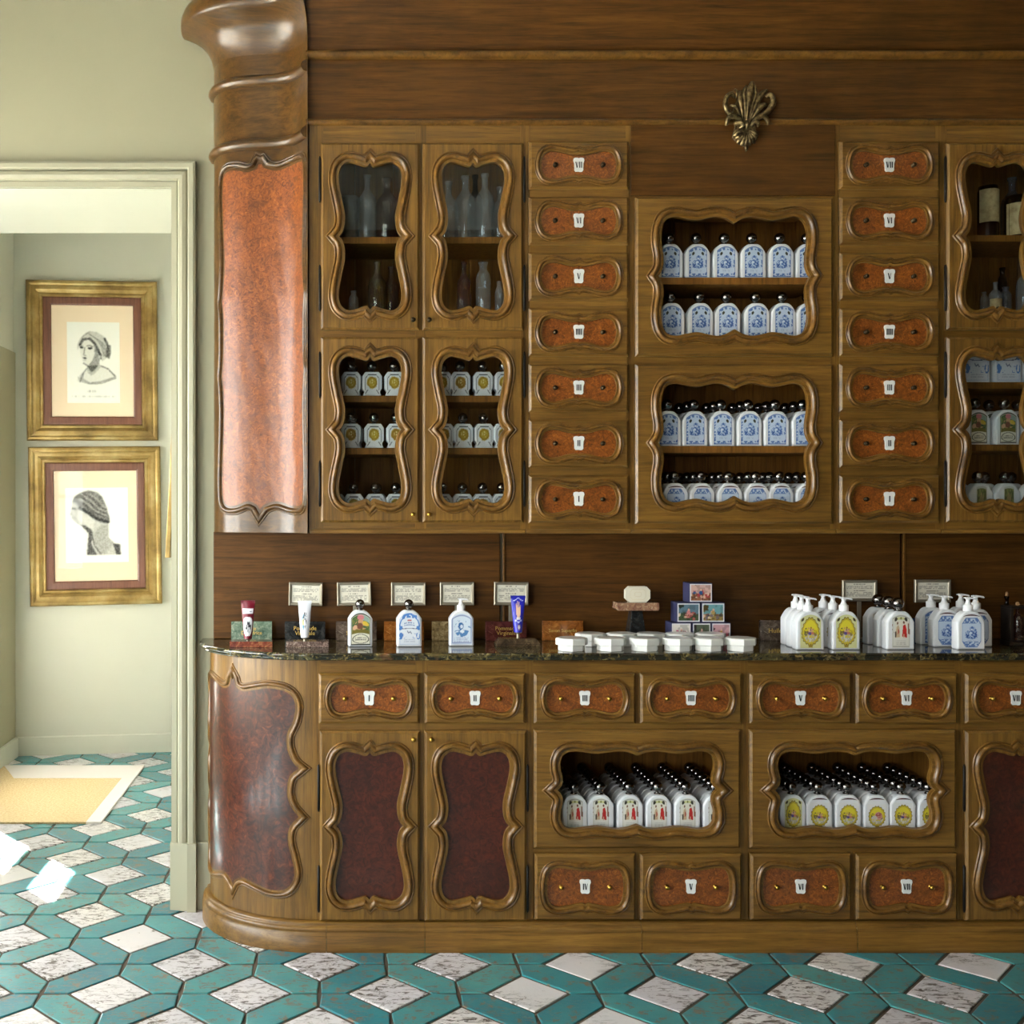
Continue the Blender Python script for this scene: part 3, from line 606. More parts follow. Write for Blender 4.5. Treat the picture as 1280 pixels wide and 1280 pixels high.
for x in (FW[0], (FW[0]+FW[1])/2-0.022, FW[1]-0.045): w.box(x, x+0.045, RYF-0.10, RYF-0.05, WZ0, WZ1)
for z in (WZ0, WZ0+0.9, WZ0+1.75, WZ1-0.045): w.box(FW[0], FW[1], RYF-0.10, RYF-0.05, z, z+0.045)
wo = struct('window_3', w, M['trim'], 'wide painted shop window frame')
g = MB(); g.box(FW[0]+0.02, FW[1]-0.02, RYF-0.078, RYF-0.074, WZ0+0.02, WZ1-0.02); link('pane', g.mesh('pane', M['pane']), wo)
portal((FW[0]+FW[1])/2, RYF-0.11, (WZ0+WZ1)/2, FW[1]-FW[0], WZ1-WZ0, (math.pi/2, 0, 0))
# hall behind the doorway
HM = 0.125
def hallY(x): return (5.377+1.25*HM)/(1-HM*(x-VX)/F)
HA = Vector((-1.80, 5.377+(-1.80+1.25)*HM)); HB = Vector((0.3, 5.377+(0.3+1.25)*HM)); HD = (HB-HA).normalized(); HN = Vector((HD.y, -HD.x)); HROT = math.atan2(HD.y, HD.x)
mb = MB(); p = [HA, HB, HB-HN*0.15, HA-HN*0.15]
mb.loft([[(q.x, q.y, z) for q in p] for z in (0, HCE)], True, True, True, False); struct('wall_hall_back', mb, M['hall'], 'pale plaster wall at the end of the hall')
mb = MB(); bb = [(0, 0.088), (0.006, 0.094), (0.012, 0.088), (0.012, 0.0)]
mb.loft([[(HA.x+HN.x*o, HA.y+HN.y*o, z), (HB.x+HN.x*o, HB.y+HN.y*o, z)] for o, z in bb], False, smooth=False); struct('baseboard_hall_back', mb, M['hall'], 'pale skirting of the hall wall')
DY0, DY1, DZ = 4.10, 5.00, 2.2                       # street door in the hall's left wall
mb = MB(); mb.box(HXL-0.15, HXL, YT, DY0, 0, HCE); mb.box(HXL-0.15, HXL, DY1, 5.5, 0, HCE); mb.box(HXL-0.15, HXL, DY0, DY1, DZ, HCE)
struct('wall_hall_left', mb, M['hall'], 'hall side wall with the street door')
mb = MB(); mb.box(HXL, HXL+0.014, DY1+0.02, 5.32, 0, 1.98); struct('trim_3', mb, M['wall'], 'painted lining board in the hall corner', 0.003)
mb = MB(); mb.box(HXL+0.014, HXL+0.03, DY1+0.02, 5.31, 0, 0.095); struct('baseboard_hall_left', mb, M['hall'], 'pale skirting in the hall corner', 0.002)
mb = MB(); mb.box(HXR, HXR+0.12, YT, 5.6, 0, HCE); struct('wall_hall_right', mb, M['hall'], 'hall side wall hidden behind the door jamb')
mb = MB(); mb.box(HXL-0.15, 0.3, YT, 5.75, HCE, HCE+0.1); struct('ceiling_hall', mb, M['white'], 'white hall ceiling')
zA1, zB0, zB1 = 0.795*SUNT, 0.921*SUNT, 1.083*SUNT
mb = MB(); t = 0.05; xa, xb = HXL-0.035, HXL+0.0
for a, b in ((DY0, 4.172), (4.497, 4.56), (DY1-0.06, DY1)): mb.box(xa, xb, a, b, 0, DZ)
for a, b in ((0, 0.35), (zA1, zB0), (DZ-0.06, DZ)): mb.box(xa, xb, DY0, DY1, a, b)
do = struct('door_1', mb, M['trim'], 'glazed street door of the hall')
mb = MB(); mb.box(xa+0.018, xa+0.022, DY0+0.05, 4.52, 0.3, DZ-0.03); link('pane', mb.mesh('pane', M['pane']), do)
mb = MB(); mb.box(xa+0.018, xa+0.022, 4.54, DY1-0.03, 0.3, DZ-0.03); link('frosted_pane', mb.mesh('frosted_pane', M['frost']), do)
portal(HXL-0.12, (DY0+DY1)/2, 1.25, DY1-DY0, 1.8, (0, -math.pi/2, 0))
AZ = zB1+0.55*SUNT/0.66
mb = MB(); mb.box(HXL-0.55, HXL-0.13, DY0-0.6, DY1+0.9, AZ, AZ+0.02); struct('sun_blocker_door', mb, M['trim'], 'added sun blocking board above the street door')  # unseen board added outside to cut off the sun through the upper door
mb = MB(); mb.box(RXL-1.15, RXL-0.18, RYF, DY0-0.7, CEIL-0.2, CEIL-0.15); struct('sun_blocker_windows', mb, M['trim'], 'added sun blocking board above the street windows')  # added out of view to keep direct sun out of the room windows
mb = MB(); mb.box(-14, RXL-0.18, -10, 14, -0.12, -0.06); struct('floor_street', mb, plain('pale_paving', srgb(150, 146, 138), 0.8), 'pale paving of the street outside')
# ------------------------------------------------------------------ floor tiles: white squares and teal elongated hexagons
TA = 0.3512; TP = TA/math.sqrt(2); TS = 0.146; TG = 0.0078
def c45(p): c = math.sqrt(0.5); return (c*(p[0]-p[1]), c*(p[0]+p[1]))
def tile_mesh(name, poly, mat, h=0.007):
    mb = MB(); poly = [c45(p) for p in poly]; n = len(poly)
    cx = sum(p[0] for p in poly)/n; cy = sum(p[1] for p in poly)/n
    sc = lambda d: [(cx+(x-cx)*(1-d/math.hypot(x-cx, y-cy)), cy+(y-cy)*(1-d/math.hypot(x-cx, y-cy))) for x, y in poly]
    mb.loft([[(x, y, -h) for x, y in poly], [(x, y, -0.0012) for x, y in poly], [(x, y, 0) for x, y in sc(0.003)]], True, False, True, False)
    return mb
hs = TS/2-TG*0.45; g = (TP-TS)/2; hp = TP/2
sq = [(-hs, -hs), (hs, -hs), (hs, hs), (-hs, hs)]
e = TG*0.7
hxA = [(-g+e, -TS/2-e*0.3), (0, -hp+e*1.5), (g-e, -TS/2-e*0.3), (g-e, TS/2+e*0.3), (0, hp-e*1.5), (-g+e, TS/2+e*0.3)]
hxB = [(y, -x) for x, y in hxA]
TM = [(tile_mesh('white_tile', sq, M['wtile']), 'white_tile', (0, 0)), (tile_mesh('teal_tile', hxA, M['teal']), 'teal_tile', (hp, 0)), (tile_mesh('teal_tile', hxB, M['teal']), 'teal_tile', (0, hp))]
TMM = [(m[0].mesh(m[1], M['wtile'] if i == 0 else M['teal']), m[1], m[2], m[0]) for i, m in enumerate(TM)]
X0, Y0 = -0.589, 2.7345
rest = {0: MB(), 1: MB()}; cnt = {0: 0, 1: 0}
rg = random.Random(5)
for i in range(-40, 60):
    for j in range(-40, 60):
        for k, (m, nm, of, mbt) in enumerate(TMM):
            q = c45((i*TP+of[0], j*TP+of[1])); x, y = X0+q[0], Y0+q[1]
            if not (RXL-0.1 < x < RXR and RYF < y < 5.6): continue
            if y > YW+0.1 and not (HXL-0.2 < x < HXR+0.15): continue
            if y > 3.15 and x > -0.22: continue
            if x < HXL-0.1 and y > YT: continue
            px, py = VX+x*F/max(y, 0.1), VY+HC*F/max(y, 0.1)
            vis = y > 2.3 and -70 < px < 1350 and py < 1310
            t = 0 if k == 0 else 1
            if vis:
                cnt[t] += 1
                o = link(nm, m, floor, (x, y, rg.uniform(-0.0006, 0.0006))); o.rotation_euler = (rg.uniform(-.004, .004), rg.uniform(-.004, .004), rg.uniform(-.012, .012))
            else: rest[t].add([(vx+x, vy+y, vz) for vx, vy, vz in mbt.v], mbt.f)
for t, nm, mt in ((0, 'white_tile_field', M['wtile']), (1, 'teal_tile_field', M['teal'])):
    o = link(nm, rest[t].mesh(nm, mt), floor); o['kind'] = 'stuff'
print('tiles', cnt)
# ------------------------------------------------------------------ sisal rug with a cotton border
rx0, rx1, ry0, ry1 = -1.60, -0.938, 4.185, 5.10
rug = thing('sisal_rug', 'golden sisal rug with a white cotton border on the hall floor', 'rug', ((rx0+rx1)/2, (ry0+ry1)/2, 0))
n = NT('sisal_weave'); w = n.new('ShaderNodeTexWave'); n.t.links.new(n.pos((1, 1, 1)), w.inputs[0]); w.inputs['Scale'].default_value = 60; w.inputs['Distortion'].default_value = 3
k = n.noise(n.pos(), 120, 3); col = n.ramp(k, [(0.3, srgb(184, 158, 112)), (0.7, srgb(214, 192, 150))]); n.bump(n.math('ADD', w.outputs['Fac'], k), 0.5, 0.003); M['sisal'] = n.done(col, 0.9)
M['cotton'] = paint('white_cotton_tape', srgb(214, 208, 204), 0.9, 0.3)
ix0, ix1, iy0, iy1 = rx0+0.12, rx1-0.058, ry0, ry1-0.24
def rugpiece(nm, poly, mat, h):
    b = MB(); b.loft([[(x, y, z) for x, y in poly] for z in (0.001, h)], True, True, True, False); part(nm, b, mat, rug, 0.001)
rugpiece('rug_field', [(rx0, ry0), (ix1, iy0), (ix1, iy1), (ix0, iy1), (rx0, ry1)], M['sisal'], 0.008)
rugpiece('rug_border', [(rx0, ry1), (ix0, iy1), (ix1, iy1), (rx1, ry1)], M['cotton'], 0.009)
rugpiece('rug_border', [(ix1, iy0), (rx1, ry0), (rx1, ry1), (ix1, iy1)], M['cotton'], 0.009)
# ------------------------------------------------------------------ two framed engravings and the gilt frame edge in the hall
def picture(label, x0, x1, y0, y1, m0, m1, n0, n1, q0, q1, r0, r1, art, hang=0.0):
    xc = (x0+x1)/2; d = hallY(xc)-0.004; sc = d/F; X = PX(xc, d); Z = PZ((y0+y1)/2, d); k = sc/math.cos(HROT)
    root = thing('framed_engraving', label, 'picture', (X, d, Z), HROT, None); root.rotation_euler = (0, hang, HROT)
    lx = lambda x: (x-xc)*k; lz = lambda y: ((y0+y1)/2-y)*sc
    W, Hh = (x1-x0)/2*k, (y1-y0)/2*sc
    def ring(i, y): return [(-W+i, y, -Hh+i), (W-i, y, -Hh+i), (W-i, y, Hh-i), (-W+i, y, Hh-i)]
    fw = 0.081
    b = MB(); b.loft([ring(o, -p) for o, p in [(0, 0), (0, 0.022), (0.006, 0.03), (0.016, 0.032), (0.024, 0.027), (0.034, 0.03), (0.046, 0.03), (0.056, 0.022), (0.062, 0.016), (0.068, 0.019), (0.074, 0.019), (0.08, 0.012), (0.081, 0.004)]], True, smooth=False)
    o = link('gilt_frame', b.mesh('gilt_frame', M['gold']), root)
    b = MB(); b.loft([ring(o, -p) for o, p in [(0.078, 0.004), (0.080, 0.014), (0.086, 0.016), (0.112, 0.015), (0.119, 0.012), (0.120, 0.004)]], True, smooth=False); link('wood_slip', b.mesh('wood_slip', M['mahog']), root)
    b = MB(); b.add([(lx(m0)-0.02, -0.006, lz(n1)-0.02), (lx(m1)+0.02, -0.006, lz(n1)-0.02), (lx(m1)+0.02, -0.006, lz(n0)+0.02), (lx(m0)-0.02, -0.006, lz(n0)+0.02)], [(0, 1, 2, 3)]); link('mount', b.mesh('mount', M['mat']), root)
    me = print_mesh('engraving', art, (q1-q0)*k, (r1-r0)*sc, M['print']); link('engraving', me, root, ((lx(q0)+lx(q1))/2, -0.0068, lz(r1)))
    b = MB(); b.add([(-W+0.1, -0.0085, -Hh+0.1), (W-0.1, -0.0085, -Hh+0.1), (W-0.1, -0.0085, Hh-0.1), (-W+0.1, -0.0085, Hh-0.1)], [(0, 1, 2, 3)]); link('glass_pane', b.mesh('glass_pane', M['pglass']), root)
picture('gilt framed engraving of a woman in a turban, hung above the other', 36.5, 195.5, 352, 551, 67, 167, 381.6, 524, 85, 149, 403, 504, art_woman(), -0.008)
picture('gilt framed engraving of a head in profile, hung below the other', 40, 200, 558.5, 756, 70.5, 171.5, 586.5, 726, 83.5, 159.5, 609.7, 703, art_profile(), -0.013)
root = thing('gilt_mirror', 'narrow gilded mirror frame leaning off the hall side wall', 'mirror', (HXR, 4.15, 1.04))
b = MB()
oy0, oy1, z0, z1 = 3.885, 4.33, 1.043, 1.63
def lean(y, z, h): f = (z-z0)/(z1-z0); return (HXR-0.03-h-0.028*(1-f)*(1-f*0.2)-0.004, y, z)
for (a, b2, c, d) in ((oy0, oy1, z0, z0+0.05), (oy0, oy1, z1-0.05, z1), (oy0, oy0+0.05, z0+0.05, z1-0.05), (oy1-0.05, oy1, z0+0.05, z1-0.05)):
    N = 6; b.loft([[lean(a, c+(d-c)*i/N, -0.018), lean(b2, c+(d-c)*i/N, -0.018), lean(b2, c+(d-c)*i/N, 0.0), lean(a, c+(d-c)*i/N, 0.0)] for i in range(N+1)], True, True, True, False)
part('gilt_frame', b, M['gold'], root, 0.003)
b = MB(); N = 5; b.loft([[lean(oy0+0.045, z0+0.045+(z1-z0-0.09)*i/N, -0.008), lean(oy1-0.045, z0+0.045+(z1-z0-0.09)*i/N, -0.008)] for i in range(N+1)], False); part('mirror_glass', b, plain('silvered_glass', srgb(210, 210, 205), 0.05, 1.0), root)

# ================================================================== THE APOTHECARY CABINET
ZPL, ZCT, ZCB = 0.0832, 0.825, 0.803                  # plinth top, counter top, counter underside
BXE = 2.25                                           # right end of the run
EC, EA, EB = -0.075, 0.328, 0.277                    # curved end: centre x, half axes
def endpath(x_end):
    p = [(EC-EA, YW), (EC-EA, YBC+EB+0.001)]
    p += [(EC-EA*math.sin(math.radians(a)), YBC+EB-EB*math.cos(math.radians(a))) for a in range(87, -1, -3)]
    if x_end: p.append((x_end, YBC))
    return p
# plinth
mb = MB(); prof = [(0.023, 0), (0.023, 0.050), (0.018, 0.054), (0.020, 0.058), (0.0205, 0.064), (0.017, 0.069), (0.012, 0.070), (0.013, 0.073), (0.011, 0.078), (0.004, 0.081), (-0.02, 0.0825)]
path = endpath(BXE)
pl = thing('plinth', 'curved moulded wooden plinth running under all the base cabinets', 'plinth', (0.5, 3.1, 0))
sec = endpath(bX(408)-0.0005); mb.loft(sweep(sec, prof), False); part('curved_section', mb, M['wh'], pl)
for a, b in ((408, 531), (531, 802), (802, 1071), (1071, 1340)):
    mb = MB(); mb.loft(sweep([(bX(a)+0.0005, YBC), (bX(b)-0.0005, YBC)], prof), False); part('plinth_board', mb, M['wh'], pl)
# marble worktop
mb = MB(); prof = [(0.0, ZCB), (0.018, ZCB), (0.024, ZCB+0.002), (0.027, ZCB+0.006), (0.025, ZCB+0.009), (0.030, ZCB+0.011), (0.0325, ZCB+0.015), (0.031, ZCB+0.0195), (0.027, ZCT)]
rg_ = sweep(path, prof); mb.loft(rg_, False)
top = rg_[-1]; mb.add(top+[(BXE, YW, ZCT)], [tuple(range(len(top)+1))])
bot = rg_[0]; mb.add(bot+[(BXE, YW, ZCB)], [tuple(range(len(bot)+1))])
single('marble_worktop', mb, M['counter'], 'long polished dark green marble worktop with a rounded end', 'worktop')

# --- curved end unit of the base
root = thing('curved_cabinet', 'curved end base cabinet with a glossy red brown burl panel by the doorway', 'cabinet', (-0.2, 3.2, ZPL))
pth = endpath(bX(396)); 
mb = MB(); mb.loft(sweep(pth, [(0, ZPL), (0, ZCB)]), False); part('curved_body', mb, M['wv'], root)
cum = [0.0]
for i in range(1, len(pth)): cum.append(cum[-1]+math.dist(pth[i-1], pth[i]))
def on_path(pth, cum):
    def f(s, z, h):
        s = min(max(s, 0), cum[-1]-1e-6); i = max(k for k in range(len(cum)) if cum[k] <= s); i = min(i, len(pth)-2)
        def nrm(j): a = Vector(pth[max(j, 0)]); b = Vector(pth[min(j+1, len(pth)-1)]); d = (b-a).normalized(); return Vector((d.y, -d.x))
        t = (s-cum[i])/(cum[i+1]-cum[i]); p = Vector(pth[i]).lerp(Vector(pth[i+1]), t)
        n0 = (nrm(i-1)+nrm(i)).normalized() if i > 0 else nrm(i); n1 = (nrm(i)+nrm(i+1)).normalized() if i < len(pth)-2 else nrm(i)
        n_ = n0.lerp(n1, t).normalized(); return (p.x+n_.x*h, p.y+n_.y*h, z)
    return f
def s_at(pth, cum, xt):       # arclength where the path first reaches x
    for i in range(1, len(pth)):
        if (pth[i-1][0]-xt)*(pth[i][0]-xt) <= 0 and pth[i][0] != pth[i-1][0]: return cum[i-1]+(cum[i]-cum[i-1])*(xt-pth[i-1][0])/(pth[i][0]-pth[i-1][0])
def curved_fill(o, mp, h, step=0.02):
    n = len(o); vs = [Vector(p) for p in o]; xs = [p[0] for p in o]; zs = [p[1] for p in o]
    x = min(xs)+step
    while x < max(xs):
        z = min(zs)+step
        while z < max(zs): vs.append(Vector((x, z))); z += step*2
        x += step
    r = delaunay_2d_cdt(vs, [], [list(range(n))], 1, 1e-6)
    mb = MB(); mb.add([mp(v.x, v.y, h) for v in r[0]], [tuple(f) for f in r[2]], True); return mb
mp = on_path(pth, cum)
s0 = 0.036; s1 = s_at(pth, cum, bX(371)); sc_, hw = (s0+s1)/2, (s1-s0)/2
zt, zb = PZ(858, 3.05), PZ(1108, 3.05); zc, hh = (zt+zb)/2, (zt-zb)/2
# right half traced: cusp on top, wavy side with two cusps
cq = crom([(-0.1, 0.2), (0, 1.02), (0.07, 0.972), (0.2, 0.94), (0.4, 0.97), (0.62, 0.995), (0.86, 0.965), (0.97, 0.86), (0.95, 0.70), (0.86, 0.55), (0.86, 0.42), (0.93, 0.29), (1.02, 0.22), (1.1, 0.2)], 4)
cq2 = crom([(1.1, 0.3), (1.02, 0.22), (0.9, 0.14), (0.86, 0.0), (0.88, -0.10), (0.93, -0.18), (1.02, -0.26), (1.1, -0.3)], 4)
cq3 = crom([(1.1, -0.2), (1.02, -0.26), (0.9, -0.36), (0.87, -0.5), (0.93, -0.68), (0.96, -0.84), (0.86, -0.97), (0.64, -1.0), (0.42, -0.965), (0.2, -0.93), (0.07, -0.965), (0, -1.02), (-0.1, -1.2)], 4)
half = cq[:-1]+cq2[:-1]+cq3
o = [(sc_+x*hw, zc+z*hh) for x, z in half]+[(sc_-x*hw, zc+z*hh) for x, z in half[-2:0:-1]]
part('moulding', moulding(o, 0, 0.8, PROF, mp), M['wm'], root); part('burl_panel', curved_fill(o, mp, 0.0012), M['burlc'], root)

# --- base units
ROW1 = (bZ(905), bZ(842)); ROWD = (bZ(1152), bZ(914)); ROWN = (bZ(1061), bZ(913)); ROWL = (bZ(1151), bZ(1068))
def base_unit(label, xa, xb, stx):
    r = thing('base_cabinet', label, 'cabinet', ((bX(xa)+bX(xb))/2, 3.15, ZPL)); X0_, X1_ = bX(xa), bX(xb)
    st = [(X0_, bX(xa+5)), (bX(xb-5), X1_)]+[(bX(a), bX(b)) for a, b in stx]
    ra = [(X0_, X1_, bZ(842)-0.002, ZCB), (X0_, X1_, ROWD[1]-0.002, ROW1[0]+0.002), (X0_, X1_, ZPL, ROWD[0]+0.004)]
    return r, st, ra
r, st, ra = base_unit('base cabinet with two red burl doors and drawers I and II', 396, 663, [(520, 536)])
carcass(r, bX(396), bX(663), ZPL, ZCB, YBC, YW-0.002, st, ra, backw=0.3)
drawer(r, bX(398.5), bX(524.5), *ROW1, YBD, YBC, 'I', 'brass'); drawer(r, bX(531), bX(657), *ROW1, YBD, YBC, 'II', 'brass')
tall_door(r, bX(399.5), bX(525), *ROWD, YBD, YBC, -1, 0.0945, 0.2055, 'burl', bZ(924), 'brass', (0.104, -0.174))
tall_door(r, bX(531), bX(658.5), *ROWD, YBD, YBC, 1, 0.0945, 0.2055, 'burl', bZ(924), 'brass', (0.104, -0.174))
NZ = 0.3176                                          # floor of the open niches
def niche_unit(label, xa, xb, nums, cxp):
    r, st, ra = base_unit(label, xa, xb, [])
    cm = (bX(xa)+bX(xb))/2; st2 = st
    ra2 = ra+[(bX(xa), bX(xb), ROWL[1]-0.003, ROWN[0]+0.003)]
    carcass(r, bX(xa), bX(xb), ZPL, ZCB, YBC, YW-0.002, st2, ra2, backw=0.12)
    for (za, zb_) in (ROW1, ROWL):
        b = MB(); b.box(cm-0.012, cm+0.012, YBC, YBC+0.018, za-0.003, zb_+0.003); part('stile', b, M['wv'], r)
    shelf(r, bX(xa)+0.016, bX(xb)-0.016, YBC+0.02, YW-0.014, NZ); shelf(r, bX(xa)+0.016, bX(xb)-0.016, YBC+0.02, YW-0.014, ROWD[1]+0.012)
    x0, x1 = bX(xa+5), bX(xb-5)
    drawer(r, x0, cm-0.0065, *ROW1, YBD, YBC, nums[0], 'brass'); drawer(r, cm+0.0065, x1, *ROW1, YBD, YBC, nums[1], 'brass')
    wide_front(r, x0, x1-0.004, *ROWN, YBD, YBC, bX(cxp), bZ(988), 0.2205, 0.1075)
    drawer(r, x0+0.002, cm-0.0065, *ROWL, YBD, YBC, nums[2], 'brass', True); drawer(r, cm+0.0065, x1, *ROWL, YBD, YBC, nums[3], 'brass', True); return r
niche_unit('base cabinet with an open niche of red figure bottles and drawers III to V', 663, 933, ('III', 'IIII', 'IV', 'V'), 797)
niche_unit('base cabinet with an open niche of yellow oval bottles and drawers V to VII', 933, 1203, ('V', 'VI', 'VI', 'VII'), 1069)
r, st, ra = base_unit('base cabinet with red burl doors beside the yellow bottle niche', 1203, 1472, [(1329, 1345)])
carcass(r, bX(1203), bX(1472), ZPL, ZCB, YBC, YW-0.002, st, ra, backw=0.3)
drawer(r, bX(1208), bX(1335), *ROW1, YBD, YBC, 'VII', 'brass'); drawer(r, bX(1341), bX(1467), *ROW1, YBD, YBC, 'VIII', 'brass')
tall_door(r, bX(1208), bX(1335), *ROWD, YBD, YBC, -1, 0.0945, 0.2055, 'burl', bZ(924), 'brass', (0.104, -0.174))
tall_door(r, bX(1341), bX(1467), *ROWD, YBD, YBC, 1, 0.0945, 0.2055, 'burl', bZ(924), 'brass', (0.104, -0.174))

# --- back panelling above the worktop
ZUB = uZ(667)                                        # underside of the upper cabinets
root = thing('back_panelling', 'dark brown wooden panelling between the worktop and the upper cabinets', 'panelling', (0.8, YW-0.01, ZCT))
for a, b in ((-0.397, PX(625, 3.293)), (PX(628.5, 3.293), PX(1125, 3.293)), (PX(1128.5, 3.293), BXE)):
    mb = MB(); mb.box(a, b, 3.293, YW-0.001, ZCT+0.0005, ZUB-0.0005); part('panel', mb, M['wd'], root, 0.0025)
for x in (626.5, 1126.5):
    mb = MB(); mb.box(PX(x, 3.293)+0.004, PX(x, 3.293)+0.011, 3.288, 3.2935, ZCT+0.001, ZUB-0.001); part('cover_strip', mb, M['wm'], root, 0.002)

# --- upper cabinets
ZUT = uZ(153)                                        # top of the upper cabinets' fronts
def upper_unit(label, xa, xb, rails_px, stx=()):
    r = thing('upper_cabinet', label, 'cabinet', ((uX(xa)+uX(xb))/2, 3.18, ZUB)); X0_, X1_ = uX(xa), uX(xb)
    st = [(X0_, uX(xa+6)), (uX(xb-6), X1_)]+[(uX(a), uX(b)) for a, b in stx]
    ra = [(X0_, X1_, uZ(b), uZ(a)) for a, b in rails_px]
    return r, st, ra
def ubottom(r, xa, xb):
    mb = MB(); mb.box(uX(xa), uX(xb), YUC-0.008, YUC+0.02, ZUB, ZUB+0.012); part('bottom_moulding', mb, M['wh'], r, 0.004)
UD1, UD2 = (uZ(412), uZ(178)), (uZ(653), uZ(421))
HZ1, HZ2 = (0.161, -0.145), (0.155, -0.152)
def glass_unit(label, xa, xb, d1, d2, s_up, s_lo, floor_lo, floor_up):
    r, st, ra = upper_unit(label, xa, xb, [(150, 180), (409, 424), (650, 667)], [(d1[1]-5, d2[0]+5), (xa+6, d1[0]+3), (d2[1]-3, xb-6)])
    carcass(r, uX(xa), uX(xb), ZUB, ZUT, YUC, YW-0.002, st, ra, backw=0.11)
    xi0, xi1 = uX(xa)+0.016, uX(xb)-0.016
    for z in s_up+s_lo: shelf(r, xi0, xi1, YUC+0.03, YW-0.014, z)
    shelf(r, xi0, xi1, YUC+0.02, YW-0.014, floor_up); shelf(r, xi0, xi1, YUC+0.02, YW-0.014, floor_lo, 0.012)
    for x0, x1, hg in ((d1[0], d1[1], -1), (d2[0], d2[1], 1)):
        tall_door(r, uX(x0), uX(x1), *UD1, YUD, YUC, hg, 0.089, 0.209, 'glass', uZ(400), 'bronze', HZ1)
        tall_door(r, uX(x0), uX(x1), *UD2, YUD, YUC, hg, 0.089, 0.207, 'glass', uZ(643), 'brass', HZ2)
    ubottom(r, xa, xb); return r
glass_unit('upper cabinet with four glazed doors beside the curved pilaster', 386.3, 658, (401, 524.5), (528.5, 654.5), [1.9975], [1.5444, 1.395], 1.193, 1.775)
glass_unit('upper cabinet with glazed doors on the far side of the second drawer column', 1179, 1450, (1184.5, 1308), (1312, 1438), [2.003], [1.583, 1.4045], 1.193, 1.785)
def drawer_unit(label, xa, xb):
    r, st, ra = upper_unit(label, xa, xb, [(150, 177), (650, 667)])
    ra += [(uX(xa), uX(xb), uZ(653-69.6*k)-0.002, uZ(594-69.6*(k-1)-69.6)+0.03) for k in range(0)]
    carcass(r, uX(xa), uX(xb), ZUB, ZUT, YUC, YW-0.002, st, ra, backw=0.3)
    for k, nm in enumerate(('I', 'II', 'III', 'IIII', 'V', 'VI', 'VII')):
        zc_ = uZ(624-69.7*k); drawer(r, uX(xa+3.5), uX(xb-3.5), zc_-0.0675, zc_+0.0675, YUD, YUC, nm, 'bronze')
        if k: b = MB(); z = uZ(624-69.7*(k-0.5)); b.box(uX(xa+5), uX(xb-5), YUC-0.006, YUC+0.018, z-0.014, z+0.014); part('rail', b, M['wh'], r)
    ubottom(r, xa, xb); return r
drawer_unit('upper column of seven numbered burl drawers beside the glazed doors with gold disc bottles', 658, 790)
drawer_unit('upper column of seven numbered burl drawers between the open niches and the far glazed doors', 1047, 1179)
r, st, ra = upper_unit('upper cabinet with two open niches of blue label bottles', 790, 1047, [(239, 249), (442, 458), (652, 667)])
carcass(r, uX(790), uX(1047), ZUB, ZUT, YUC, YW-0.002, st, ra, 0.011, backw=0.1)
for z, t in ((1.880, 0.02), (1.400, 0.02)): shelf(r, uX(790)+0.016, uX(1047)-0.016, YUC+0.022, YW-0.014, z, t)
for z in (1.710, 1.193): shelf(r, uX(790)+0.016, uX(1047)-0.016, YUC+0.018, YW-0.014, z, 0.02)
shelf(r, uX(790)+0.016, uX(1047)-0.016, YUC+0.018, YW-0.014, uZ(243), 0.014); shelf(r, uX(790)+0.016, uX(1047)-0.016, YUC+0.018, YW-0.014, uZ(450), 0.014)
wide_front(r, uX(795), uX(1042), uZ(445), uZ(246), YUD, YUC, uX(918.5), uZ(345), 0.2145, 0.168)
wide_front(r, uX(795), uX(1042), uZ(655), uZ(455), YUD, YUC, uX(918.5), uZ(553.5), 0.2145, 0.168)
mb = MB(); mb.box(uX(790), uX(1047), YUC-0.004, YUC+0.016, uZ(243), uZ(150)); part('top_panel', mb, M['wd'], r, 0.002); ubottom(r, 790, 1047)

# --- frieze and cornice above
root = thing('cornice', 'tall dark wooden frieze and cornice above the upper cabinets', 'cornice', (0.9, 3.2, ZUT))
xl = uX(384); xr = BXE
mb = MB(); mb.box(xl, xr, YUC+0.004, YW-0.002, ZUT, uZ(66)); part('frieze_board', mb, M['wd'], root)
mb = MB(); P_ = [(-0.004, uZ(155)), (0.012, uZ(154)), (0.016, uZ(151)), (0.012, uZ(148)), (0.004, uZ(146)), (-0.004, uZ(145))]
mb.loft(sweep([(xl-0.004, YUC+0.004), (xr, YUC+0.004)], P_), False); part('lower_moulding', mb, M['wm'], root)
mb = MB(); mb.loft(sweep([(xl-0.004, YUC+0.004), (xr, YUC+0.004)], [(-0.004, uZ(71)), (0.010, uZ(70.5)), (0.018, uZ(68)), (0.019, uZ(65)), (0.015, uZ(62)), (0.006, uZ(60.5)), (0.0, uZ(60))]), False); part('upper_moulding', mb, M['wm'], root)
mb = MB(); P_ = [(-0.004, uZ(61)), (0.0, uZ(60)), (0.002, uZ(50)), (0.010, uZ(34)), (0.024, uZ(18)), (0.042, uZ(2)), (0.066, uZ(-14)), (0.095, uZ(-30)), (0.1, uZ(-36)), (0.1, uZ(-50))]
mb.loft(sweep([(xl-0.004, YUC+0.004), (xr, YUC+0.004)], P_), False); part('crown_moulding', mb, M['wd'], root)
mb = MB(); mb.box(xl, xr, YUC-0.09, YW-0.002, uZ(-50), uZ(-60)); part('top_board', mb, M['wd'], root)

